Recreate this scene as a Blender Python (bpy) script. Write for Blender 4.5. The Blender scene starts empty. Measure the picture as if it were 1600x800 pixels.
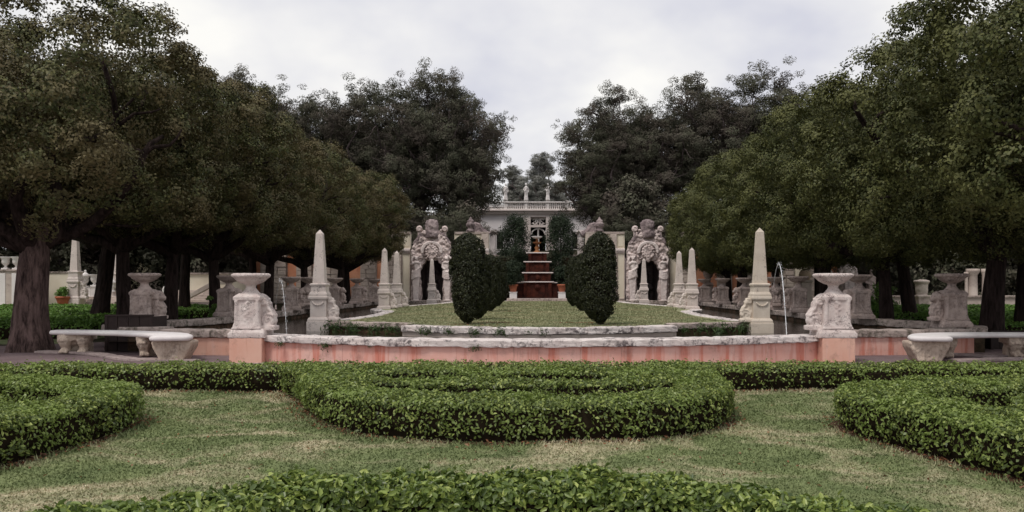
import bpy, math, random
import numpy as np
from mathutils import Vector, Matrix, noise as mnoise
R = math.radians
PI = math.pi
random.seed(7)
SC = bpy.context.scene
COL = SC.collection

# ------------------------------------------------------------------ camera, sky, sun, exposure
FPX, CX, CY, HC = 1300.0, 838.0, 443.0, 1.8
cam = bpy.data.cameras.new('camera')
cam.sensor_width = 36.0
cam.sensor_fit = 'HORIZONTAL'
cam.lens = 36.0 * FPX / 1600.0
cam.shift_x = -(CX - 800.0) / 1600.0
cam.shift_y = (CY - 400.0) / 1600.0
cam.clip_start = 0.1
cam.clip_end = 2000
camo = bpy.data.objects.new('camera', cam)
COL.objects.link(camo)
camo.location = (0, 0, HC)
camo.rotation_euler = (R(90), 0, 0)
SC.camera = camo
SC.render.resolution_x, SC.render.resolution_y = 1024, 512
SC.view_settings.view_transform = 'Standard'
SC.view_settings.look = 'None'
SC.view_settings.exposure = 0.30
SC.view_settings.gamma = 1.0
try:
    SC.cycles.max_bounces = 6
    SC.cycles.diffuse_bounces = 3
    SC.cycles.glossy_bounces = 3
    SC.cycles.transparent_max_bounces = 6
except Exception:
    pass

SUN_AZ, SUN_EL = R(218), R(60)      # azimuth clockwise from +Y (the view axis): behind the camera, to the left
w = bpy.data.worlds.new('World')
SC.world = w
w.use_nodes = True
nt = w.node_tree
nt.nodes.clear()
def nn(tree, t, **kw):
    n = tree.nodes.new(t)
    for k, v in kw.items():
        setattr(n, k, v)
    return n
out = nn(nt, 'ShaderNodeOutputWorld')
bg = nn(nt, 'ShaderNodeBackground')
bg.inputs['Strength'].default_value = 0.1
sky = nn(nt, 'ShaderNodeTexSky')
sky.sky_type = 'NISHITA'
sky.sun_disc = False
sky.sun_elevation = SUN_EL
sky.sun_rotation = SUN_AZ
tc = nn(nt, 'ShaderNodeTexCoord')
sep = nn(nt, 'ShaderNodeSeparateXYZ')
nt.links.new(tc.outputs['Generated'], sep.inputs[0])
az = nn(nt, 'ShaderNodeMath', operation='MAXIMUM'); az.inputs[1].default_value = 0.0
nt.links.new(sep.outputs['Z'], az.inputs[0])
ad = nn(nt, 'ShaderNodeMath', operation='ADD'); ad.inputs[1].default_value = 0.42
nt.links.new(az.outputs[0], ad.inputs[0])
dx = nn(nt, 'ShaderNodeMath', operation='DIVIDE'); dy = nn(nt, 'ShaderNodeMath', operation='DIVIDE')
nt.links.new(sep.outputs['X'], dx.inputs[0]); nt.links.new(ad.outputs[0], dx.inputs[1])
nt.links.new(sep.outputs['Y'], dy.inputs[0]); nt.links.new(ad.outputs[0], dy.inputs[1])
cmb = nn(nt, 'ShaderNodeCombineXYZ')
nt.links.new(dx.outputs[0], cmb.inputs[0]); nt.links.new(dy.outputs[0], cmb.inputs[1])
n1 = nn(nt, 'ShaderNodeTexNoise'); n1.inputs['Scale'].default_value = 1.9; n1.inputs['Detail'].default_value = 5; n1.inputs['Roughness'].default_value = 0.5
nt.links.new(cmb.outputs[0], n1.inputs['Vector'])
rp = nn(nt, 'ShaderNodeValToRGB')
rp.color_ramp.elements[0].position = 0.40; rp.color_ramp.elements[0].color = (5.6, 5.65, 6.3, 1)
rp.color_ramp.elements[1].position = 0.62; rp.color_ramp.elements[1].color = (8.3, 8.15, 7.8, 1)
nt.links.new(n1.outputs['Fac'], rp.inputs['Fac'])
mx = nn(nt, 'ShaderNodeMix', data_type='RGBA'); mx.inputs['Factor'].default_value = 0.96
nt.links.new(sky.outputs[0], mx.inputs['A']); nt.links.new(rp.outputs[0], mx.inputs['B'])
nt.links.new(mx.outputs['Result'], bg.inputs['Color'])
nt.links.new(bg.outputs[0], out.inputs[0])

sl = bpy.data.lights.new('sun', 'SUN')
sl.energy = 1.5
sl.angle = R(14)
sl.color = (1.0, 0.93, 0.86)
so = bpy.data.objects.new('sun', sl)
COL.objects.link(so)
sdir = Vector((math.sin(SUN_AZ) * math.cos(SUN_EL), math.cos(SUN_AZ) * math.cos(SUN_EL), math.sin(SUN_EL)))
so.rotation_euler = sdir.to_track_quat('Z', 'Y').to_euler()
so.location = sdir * 50

# ------------------------------------------------------------------ scale of the place
def X(px, d): return (px - CX) * d / FPX
def Z(py, d): return HC - (py - CY) * d / FPX
def G(px, py, z=0.0):
    d = (HC - z) * FPX / (py - CY)
    return (X(px, d), d)

# ------------------------------------------------------------------ materials
def _bsdf(name, rough=0.8, spec=0.3):
    m = bpy.data.materials.new(name)
    m.use_nodes = True
    t = m.node_tree
    b = t.nodes['Principled BSDF']
    b.inputs['Roughness'].default_value = rough
    b.inputs['Specular IOR Level'].default_value = spec
    return m, t, b
def _coord(t, scale=(1, 1, 1), rand=True, geo=False):
    tc = nn(t, 'ShaderNodeTexCoord')
    mp = nn(t, 'ShaderNodeMapping'); mp.inputs['Scale'].default_value = scale
    src = tc.outputs['Object']
    if geo:
        g = nn(t, 'ShaderNodeNewGeometry'); src = g.outputs['Position']
    t.links.new(src, mp.inputs['Vector'])
    if rand:
        oi = nn(t, 'ShaderNodeObjectInfo')
        mu = nn(t, 'ShaderNodeMath', operation='MULTIPLY'); mu.inputs[1].default_value = 37.0
        t.links.new(oi.outputs['Random'], mu.inputs[0])
        t.links.new(mu.outputs[0], mp.inputs['Location'])
    return mp.outputs[0]
def _noise(t, v, scale, detail=6, rough=0.6, dist=0.0):
    n = nn(t, 'ShaderNodeTexNoise')
    n.inputs['Scale'].default_value = scale; n.inputs['Detail'].default_value = detail
    n.inputs['Roughness'].default_value = rough; n.inputs['Distortion'].default_value = dist
    t.links.new(v, n.inputs['Vector'])
    return n.outputs['Fac']
def _ramp(t, f, stops):
    r = nn(t, 'ShaderNodeValToRGB')
    el = r.color_ramp.elements
    while len(el) < len(stops): el.new(0.5)
    for e, (p, c) in zip(el, stops):
        e.position = p
        e.color = (c[0], c[1], c[2], 1) if isinstance(c, (tuple, list)) else (c, c, c, 1)
    t.links.new(f, r.inputs['Fac'])
    return r.outputs['Color']
def _mix(t, fac, a, b, mode='MIX'):
    m = nn(t, 'ShaderNodeMix', data_type='RGBA', blend_type=mode)
    for s, v in (('Factor', fac), ('A', a), ('B', b)):
        if hasattr(v, 'is_output') or hasattr(v, 'links'): t.links.new(v, m.inputs[s])
        elif isinstance(v, (int, float)): m.inputs[s].default_value = v
        else: m.inputs[s].default_value = (v[0], v[1], v[2], 1)
    return m.outputs['Result']
def _bump(t, b, h, strength=0.5, dist=0.02):
    bp = nn(t, 'ShaderNodeBump'); bp.inputs['Strength'].default_value = strength; bp.inputs['Distance'].default_value = dist
    t.links.new(h, bp.inputs['Height']); t.links.new(bp.outputs[0], b.inputs['Normal'])

def stone(name, c1, c2, dark=(0.07, 0.055, 0.06), scale=3.0, mold=(0.55, 0.72), pit=14.0, bump=0.6, dist=0.02):
    m, t, b = _bsdf(name, 0.9, 0.2)
    v = _coord(t)
    base = _ramp(t, _noise(t, v, scale, 4), [(0.35, c1), (0.65, c2)])
    n2 = _noise(t, v, pit, 8, 0.7)
    n3 = _noise(t, v, scale * 0.7, 6, 0.65, 0.6)
    a = nn(t, 'ShaderNodeMath', operation='MULTIPLY_ADD'); a.inputs[1].default_value = 0.55
    t.links.new(n2, a.inputs[0])
    h = nn(t, 'ShaderNodeMath', operation='MULTIPLY'); h.inputs[1].default_value = 0.45
    t.links.new(n3, h.inputs[0]); t.links.new(h.outputs[0], a.inputs[2])
    mk = _ramp(t, a.outputs[0], [(mold[0], 0.0), (mold[1], 0.85)])
    colr = _mix(t, mk, base, dark)
    t.links.new(colr, b.inputs['Base Color'])
    _bump(t, b, _noise(t, v, pit * 1.4, 8, 0.75), bump, dist)
    return m
M = {}
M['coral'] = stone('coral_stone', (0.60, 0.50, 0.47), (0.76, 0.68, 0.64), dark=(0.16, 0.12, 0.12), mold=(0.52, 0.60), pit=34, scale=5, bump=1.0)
M['coral_dark'] = stone('shaded_weathered_coral', (0.38, 0.30, 0.265), (0.54, 0.44, 0.40), mold=(0.48, 0.66))  # darker copy of coral, with tree shade put into the colour
M['coral_warm'] = stone('warm_coral_stone', (0.50, 0.38, 0.27), (0.60, 0.48, 0.36), mold=(0.57, 0.70))
M['obelisk'] = stone('obelisk_stone', (0.60, 0.52, 0.48), (0.70, 0.62, 0.57), mold=(0.55, 0.64), pit=20)
M['obelisk_warm'] = stone('yellowed_obelisk_stone', (0.60, 0.52, 0.43), (0.69, 0.61, 0.52), mold=(0.57, 0.68), pit=18)
M['coping'] = stone('coping_stone', (0.64, 0.56, 0.53), (0.76, 0.70, 0.67), mold=(0.50, 0.58), scale=2.2, pit=11, bump=0.8, dist=0.03)
M['coping_mossy'] = stone('mossy_coping_stone', (0.36, 0.29, 0.26), (0.50, 0.42, 0.38), dark=(0.035, 0.035, 0.02), mold=(0.48, 0.60), scale=2.0, pit=9, bump=0.8, dist=0.03)
M['mossy_wall'] = stone('wet_mossy_stone', (0.05, 0.04, 0.025), (0.16, 0.09, 0.06), dark=(0.015, 0.017, 0.008), mold=(0.45, 0.6), scale=2.5, pit=8)
M['marble'] = stone('bench_marble', (0.70, 0.66, 0.65), (0.78, 0.75, 0.74), dark=(0.4, 0.34, 0.33), mold=(0.62, 0.8), bump=0.15)
M['footstone'] = stone('carved_limestone', (0.44, 0.35, 0.28), (0.60, 0.50, 0.41), dark=(0.10, 0.07, 0.06), mold=(0.50, 0.68), pit=22)
M['grotto'] = stone('grotto_rockwork', (0.60, 0.49, 0.46), (0.74, 0.63, 0.60), dark=(0.08, 0.055, 0.06), mold=(0.50, 0.62), pit=6, scale=1.2, bump=1.0, dist=0.08)
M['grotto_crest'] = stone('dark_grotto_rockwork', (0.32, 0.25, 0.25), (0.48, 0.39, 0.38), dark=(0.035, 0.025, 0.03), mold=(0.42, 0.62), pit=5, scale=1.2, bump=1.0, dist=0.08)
M['herm'] = stone('herm_stone', (0.68, 0.58, 0.55), (0.78, 0.69, 0.66), dark=(0.14, 0.10, 0.10), mold=(0.55, 0.72), pit=6, scale=1.5)
M['cream'] = stone('cream_stucco', (0.68, 0.61, 0.48), (0.74, 0.68, 0.56), dark=(0.45, 0.34, 0.22), mold=(0.58, 0.75), pit=3, scale=0.8, bump=0.1)
M['orange'] = stone('orange_stucco', (0.62, 0.24, 0.13), (0.66, 0.34, 0.22), dark=(0.40, 0.13, 0.08), mold=(0.5, 0.7), pit=4, scale=0.8, bump=0.1)
M['rustic'] = stone('rusticated_stone', (0.46, 0.38, 0.34), (0.58, 0.50, 0.44), dark=(0.14, 0.10, 0.09), mold=(0.53, 0.70), pit=5, scale=1.1)
M['white'] = stone('white_stone', (0.74, 0.70, 0.68), (0.82, 0.78, 0.76), dark=(0.30, 0.26, 0.25), mold=(0.58, 0.74), pit=4, scale=0.9, bump=0.3)
M['house'] = stone('house_stucco', (0.84, 0.80, 0.82), (0.90, 0.86, 0.88), dark=(0.42, 0.34, 0.34), mold=(0.6, 0.8), pit=2, scale=0.5, bump=0.1)
M['house_pink'] = stone('pink_house_stone', (0.72, 0.63, 0.60), (0.80, 0.72, 0.69), dark=(0.25, 0.18, 0.17), mold=(0.56, 0.74), pit=3, scale=0.6, bump=0.2)
M['rust'] = stone('rust_stained_stone', (0.040, 0.011, 0.008), (0.095, 0.024, 0.013), dark=(0.012, 0.005, 0.004), mold=(0.45, 0.62), pit=4, scale=1.2)
M['rust_bright'] = stone('orange_stained_stone', (0.24, 0.10, 0.04), (0.34, 0.16, 0.07), dark=(0.10, 0.04, 0.02), mold=(0.48, 0.62), pit=6, scale=2)
M['terracotta'] = stone('terracotta', (0.36, 0.11, 0.06), (0.45, 0.16, 0.09), dark=(0.15, 0.06, 0.04), mold=(0.55, 0.75), pit=7)
M['paving'] = stone('stone_paving', (0.30, 0.24, 0.23), (0.42, 0.34, 0.32), dark=(0.10, 0.07, 0.07), mold=(0.5, 0.7), pit=9)
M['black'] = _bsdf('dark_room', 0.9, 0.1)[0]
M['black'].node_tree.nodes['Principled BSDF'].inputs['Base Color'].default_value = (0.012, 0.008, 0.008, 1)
def plain(name, c, rough=0.8, spec=0.3):
    m, t, b = _bsdf(name, rough, spec)
    v = _coord(t)
    cc = _ramp(t, _noise(t, v, 5, 6, 0.7), [(0.3, tuple(x * 0.7 for x in c)), (0.7, tuple(x * 1.15 for x in c))])
    t.links.new(cc, b.inputs['Base Color'])
    _bump(t, b, _noise(t, v, 40, 5, 0.7), 0.3, 0.01)
    return m
M['board'] = plain('dark_painted_boards', (0.035, 0.022, 0.02), 0.7)
M['glass'] = plain('window_glass', (0.02, 0.022, 0.025), 0.12, 0.6)
M['roofing'] = plain('roofing', (0.10, 0.08, 0.07))
M['core'] = plain('shade_dark_twigs', (0.022, 0.016, 0.010), 0.95, 0.05)  # twig colour near black, holding the shade inside the hedges

# pink stucco with rust streaks
def pink_mat(name, base, pale, streak, lo=0.50, hi=0.66):
    m, t, b = _bsdf(name, 0.9, 0.15)
    v = _coord(t, (1, 1, 0.10), rand=False, geo=True)
    v2 = _coord(t, (1, 1, 1), rand=True, geo=True)
    c = _ramp(t, _noise(t, v2, 1.1, 5), [(0.35, base), (0.65, pale)])
    s = _ramp(t, _noise(t, v, 4.5, 5, 0.62), [(lo, 0.0), (hi, 0.8)])
    c = _mix(t, s, c, streak)
    s2 = _ramp(t, _noise(t, v, 1.7, 6, 0.7), [(0.60, 0.0), (0.70, 0.8)])
    c = _mix(t, s2, c, (0.13, 0.06, 0.055))
    s3 = _ramp(t, _noise(t, v, 9.0, 4, 0.6), [(0.55, 0.0), (0.75, 0.45)])
    c = _mix(t, s3, c, (0.72, 0.50, 0.45))
    ck = nn(t, 'ShaderNodeTexVoronoi'); ck.feature = 'DISTANCE_TO_EDGE'; ck.inputs['Scale'].default_value = 1.3
    t.links.new(v2, ck.inputs['Vector'])
    c = _mix(t, _ramp(t, ck.outputs['Distance'], [(0.0, 0.0), (0.004, 0.0)]), c, (0.12, 0.05, 0.045))
    s4 = _ramp(t, _noise(t, v2, 3.2, 7, 0.75), [(0.52, 0.0), (0.68, 0.5)])
    c = _mix(t, s4, c, (0.30, 0.17, 0.14))
    t.links.new(c, b.inputs['Base Color'])
    _bump(t, b, _noise(t, v2, 30, 6, 0.7), 0.3, 0.01)
    return m
M['pink'] = pink_mat('streaked_pink_stucco', (0.74, 0.39, 0.32), (0.78, 0.50, 0.43), (0.60, 0.17, 0.11), .50, .62)
M['pink_plain'] = pink_mat('pink_stucco', (0.68, 0.37, 0.28), (0.74, 0.47, 0.37), (0.42, 0.15, 0.10), 0.6, 0.8)

def leaf_mat(name, cols, rough=0.45, spec=0.4, clump=None, transl=0.25, clumpcol=None):
    m, t, b = _bsdf(name, rough, spec)
    g = nn(t, 'ShaderNodeNewGeometry')
    n = len(cols)
    c = _ramp(t, g.outputs['Random Per Island'], [(i / (n - 1), cc) for i, cc in enumerate(cols)])
    if clump:
        v = _coord(t, rand=True)
        f = _ramp(t, _noise(t, v, clump, 3, 0.6), [(0.44, 0.0), (0.60, 0.8)])
        c = _mix(t, f, c, clumpcol)
    t.links.new(c, b.inputs['Base Color'])
    if transl:
        tr = nn(t, 'ShaderNodeBsdfTranslucent'); t.links.new(c, tr.inputs['Color'])
        ms = nn(t, 'ShaderNodeMixShader'); ms.inputs[0].default_value = transl
        o = t.nodes['Material Output']
        t.links.new(b.outputs[0], ms.inputs[1]); t.links.new(tr.outputs[0], ms.inputs[2]); t.links.new(ms.outputs[0], o.inputs['Surface'])
    return m
M['hedge_near'] = leaf_mat('glossy_hedge_leaves', [(0.095, 0.145, 0.036), (0.18, 0.25, 0.056), (0.065, 0.10, 0.030), (0.26, 0.34, 0.075), (0.40, 0.46, 0.13)], 0.38, 0.5)
M['hedge'] = leaf_mat('hedge_leaves', [(0.055, 0.080, 0.024), (0.17, 0.225, 0.055), (0.085, 0.125, 0.034), (0.27, 0.34, 0.08), (0.40, 0.46, 0.14)], 0.42, 0.45, clump=1.6, clumpcol=(0.22, 0.30, 0.07))
M['hedge_far'] = leaf_mat('parterre_leaves', [(0.09, 0.18, 0.035), (0.16, 0.29, 0.055), (0.11, 0.22, 0.045), (0.22, 0.36, 0.075)], 0.5, 0.3)
M['oak'] = leaf_mat('clipped_oak_leaves', [(0.046, 0.053, 0.020), (0.078, 0.088, 0.029), (0.060, 0.068, 0.026), (0.140, 0.142, 0.050), (0.095, 0.072, 0.040)], 0.55, 0.25, clump=0.6, clumpcol=(0.155, 0.120, 0.060), transl=0.06)
M['oak_right'] = leaf_mat('greener_clipped_leaves', [(0.046, 0.056, 0.019), (0.076, 0.089, 0.028), (0.060, 0.072, 0.024), (0.125, 0.132, 0.042), (0.074, 0.070, 0.028)], 0.55, 0.25, clump=0.7, clumpcol=(0.130, 0.135, 0.044), transl=0.06)
M['backoak'] = leaf_mat('haze_pale_oak_leaves', [(0.060, 0.064, 0.040), (0.098, 0.102, 0.066), (0.076, 0.080, 0.050), (0.140, 0.136, 0.098)], 0.7, 0.2, clump=0.25, clumpcol=(0.095, 0.074, 0.064), transl=0.15)  # leaf colour lightened to stand in for distance haze
M['pale'] = leaf_mat('hazy_casuarina_needles', [(0.22, 0.22, 0.20), (0.30, 0.30, 0.27), (0.19, 0.20, 0.17), (0.34, 0.33, 0.31)], 0.7, 0.2, transl=0.3)  # needles paled in colour instead of haze over the farthest trees
M['topiary'] = leaf_mat('topiary_leaves', [(0.013, 0.016, 0.006), (0.028, 0.034, 0.011), (0.018, 0.023, 0.008), (0.060, 0.066, 0.022)], 0.5, 0.35, transl=0.05)
M['cypress'] = leaf_mat('cypress_sprays', [(0.020, 0.032, 0.018), (0.036, 0.054, 0.029), (0.026, 0.040, 0.022), (0.060, 0.078, 0.042)], 0.6, 0.25, transl=0.15)
M['weed'] = leaf_mat('weed_leaves', [(0.03, 0.05, 0.015), (0.05, 0.09, 0.02), (0.03, 0.06, 0.018), (0.07, 0.11, 0.03)], 0.5, 0.3)
M['litter'] = leaf_mat('dry_leaves', [(0.20, 0.07, 0.035), (0.30, 0.14, 0.07), (0.14, 0.06, 0.04), (0.38, 0.24, 0.14)], 0.7, 0.2)

def bark_mat(name, c1, c2):
    m, t, b = _bsdf(name, 0.95, 0.1)
    v = _coord(t, (1, 1, 0.22))
    n = _noise(t, v, 9, 8, 0.7, 0.3)
    t.links.new(_ramp(t, n, [(0.36, c1), (0.62, c2)]), b.inputs['Base Color'])
    _bump(t, b, n, 1.0, 0.06)
    return m
M['bark'] = bark_mat('ridged_bark', (0.022, 0.014, 0.013), (0.17, 0.115, 0.105))
M['bark_dark'] = bark_mat('shade_dark_bark', (0.010, 0.007, 0.006), (0.055, 0.038, 0.035))  # bark darkened in colour for the shade under the crowns
M['bark_pale'] = bark_mat('greyish_bark', (0.06, 0.045, 0.045), (0.15, 0.12, 0.115))

# ground materials (positions are world metres)
def lawn_colour(t, v, greens, straw, lo=0.44, hi=0.62, sc=0.9):
    mp = nn(t, 'ShaderNodeMapping'); mp.inputs['Scale'].default_value = (0.8, 1.0, 0.0)
    t.links.new(v, mp.inputs['Vector'])
    v = mp.outputs[0]
    g = _ramp(t, _noise(t, v, 2.3, 6, 0.65), [(0.3, greens[0]), (0.7, greens[1])])
    f = _ramp(t, _noise(t, v, sc, 7, 0.66, 0.7), [(lo, 0.0), (hi, 0.92)])
    fine = _ramp(t, _noise(t, v, 22, 4, 0.7), [(0.35, 0.25), (0.62, 1.0)])
    ff = _mix(t, 1.0, f, fine, 'MULTIPLY')
    return _mix(t, ff, g, straw)
def lawn_mat(name, greens, straw, lo, hi, sc, blade=False):
    m, t, b = _bsdf(name, 0.9, 0.1)
    gm = nn(t, 'ShaderNodeNewGeometry')
    c = lawn_colour(t, gm.outputs['Position'], greens, straw, lo, hi, sc)
    if blade:
        k = _ramp(t, gm.outputs['Random Per Island'], [(0.0, 0.80), (0.5, 1.0), (1.0, 1.25)])
        c = _mix(t, 1.0, c, k, 'MULTIPLY')
    t.links.new(c, b.inputs['Base Color'])
    if not blade:
        _bump(t, b, _noise(t, gm.outputs['Position'], 60, 4, 0.8), 0.5, 0.02)
    return m
GR, ST = ((0.120, 0.155, 0.066), (0.215, 0.25, 0.115)), (0.58, 0.49, 0.35)
M['lawn'] = lawn_mat('mown_lawn', GR, ST, 0.47, 0.63, 0.9)
M['blade'] = lawn_mat('grass_blades', GR, ST, 0.47, 0.63, 0.9, True)
M['island'] = lawn_mat('island_lawn', ((0.19, 0.215, 0.115), (0.28, 0.295, 0.165)), (0.42, 0.37, 0.24), 0.44, 0.64, 0.7)
M['ground'] = lawn_mat('garden_ground', ((0.030, 0.030, 0.016), (0.055, 0.05, 0.028)), (0.11, 0.08, 0.055), 0.45, 0.65, 0.2)
def path_mat():
    m, t, b = _bsdf('purplish_path_grit', 0.95, 0.1)
    gm = nn(t, 'ShaderNodeNewGeometry'); p = gm.outputs['Position']
    c = _ramp(t, _noise(t, p, 1.2, 6, 0.6), [(0.3, (0.14, 0.10, 0.105)), (0.7, (0.23, 0.175, 0.18))])
    s = _ramp(t, _noise(t, p, 45, 4, 0.8), [(0.5, 0.0), (0.72, 0.7)])
    c = _mix(t, s, c, (0.30, 0.22, 0.20))
    t.links.new(c, b.inputs['Base Color'])
    _bump(t, b, _noise(t, p, 60, 5, 0.8), 0.6, 0.02)
    return m
M['path'] = path_mat()
def soil_mat():
    m, t, b = _bsdf('red_leaf_mould_soil', 0.95, 0.1)
    gm = nn(t, 'ShaderNodeNewGeometry'); p = gm.outputs['Position']
    c = _ramp(t, _noise(t, p, 14, 6, 0.7), [(0.35, (0.035, 0.02, 0.014)), (0.6, (0.11, 0.055, 0.035)), (0.75, (0.2, 0.12, 0.08))])
    t.links.new(c, b.inputs['Base Color'])
    _bump(t, b, _noise(t, p, 40, 5, 0.8), 0.8, 0.03)
    return m
M['soil'] = soil_mat()
def water_mat():
    m, t, b = _bsdf('dark_pond_water', 0.06, 0.5)
    b.inputs['Base Color'].default_value = (0.022, 0.018, 0.010, 1)
    gm = nn(t, 'ShaderNodeNewGeometry')
    mp = nn(t, 'ShaderNodeMapping'); mp.inputs['Scale'].default_value = (1, 1.6, 1)
    t.links.new(gm.outputs['Position'], mp.inputs['Vector'])
    _bump(t, b, _noise(t, mp.outputs[0], 5, 4, 0.6), 0.25, 0.02)
    return m
M['water'] = water_mat()
def jet_mat():
    m, t, b = _bsdf('falling_water', 0.15, 0.5)
    b.inputs['Base Color'].default_value = (0.85, 0.87, 0.9, 1)
    tr = nn(t, 'ShaderNodeBsdfTransparent')
    ms = nn(t, 'ShaderNodeMixShader')
    v = _coord(t, (1, 1, 1), rand=False)
    f = _ramp(t, _noise(t, v, 11, 4, 0.8), [(0.38, 0.25), (0.62, 0.95)])
    t.links.new(f, ms.inputs[0]); t.links.new(tr.outputs[0], ms.inputs[1]); t.links.new(b.outputs[0], ms.inputs[2])
    t.links.new(ms.outputs[0], t.nodes['Material Output'].inputs['Surface'])
    return m
M['jet'] = jet_mat()

# ------------------------------------------------------------------ object helpers
def tag(o, label=None, cat=None, group=None, kind=None):
    if label: o['label'] = label
    if cat: o['category'] = cat
    if group: o['group'] = group
    if kind: o['kind'] = kind
    return o
def empty(name, loc, label, cat, group=None, rz=0.0):
    o = bpy.data.objects.new(name, None)
    o.empty_display_size = 0.2
    o.location = loc; o.rotation_euler = (0, 0, rz)
    COL.objects.link(o)
    return tag(o, label, cat, group)
def link(name, me, mat=None, parent=None, loc=None):
    o = bpy.data.objects.new(name, me)
    COL.objects.link(o)
    if mat is not None and len(me.materials) == 0: me.materials.append(M[mat] if isinstance(mat, str) else mat)
    if parent is not None: o.parent = parent
    if loc is not None: o.location = loc
    return o
def kids(o): return list(KIDS.get(o.name, []))
def copy_tree(o, loc=None, rz=None, label=None, parent=None, group=None, scale=None, mat=None):
    c = o.copy(); COL.objects.link(c)
    if parent is not None: c.parent = parent
    if loc is not None: c.location = loc
    if rz is not None: c.rotation_euler = (0, 0, rz)
    if scale is not None: c.scale = scale
    if label: c['label'] = label
    if group: c['group'] = group
    for ch in list(o.children):
        copy_tree(ch, parent=c)
    return c
def np_mesh(name, V, F, smooth=False):
    V = np.asarray(V, dtype=np.float32).reshape(-1, 3); F = np.asarray(F, dtype=np.int32)
    me = bpy.data.meshes.new(name)
    k = F.shape[1]
    me.vertices.add(len(V)); me.vertices.foreach_set('co', V.ravel())
    me.loops.add(F.size); me.loops.foreach_set('vertex_index', F.ravel())
    me.polygons.add(len(F)); me.polygons.foreach_set('loop_start', np.arange(0, F.size, k, dtype=np.int32))
    try: me.polygons.foreach_set('loop_total', np.full(len(F), k, dtype=np.int32))
    except Exception: pass
    me.update(calc_edges=True)
    if smooth: me.polygons.foreach_set('use_smooth', np.ones(len(F), dtype=bool))
    return me

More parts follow.
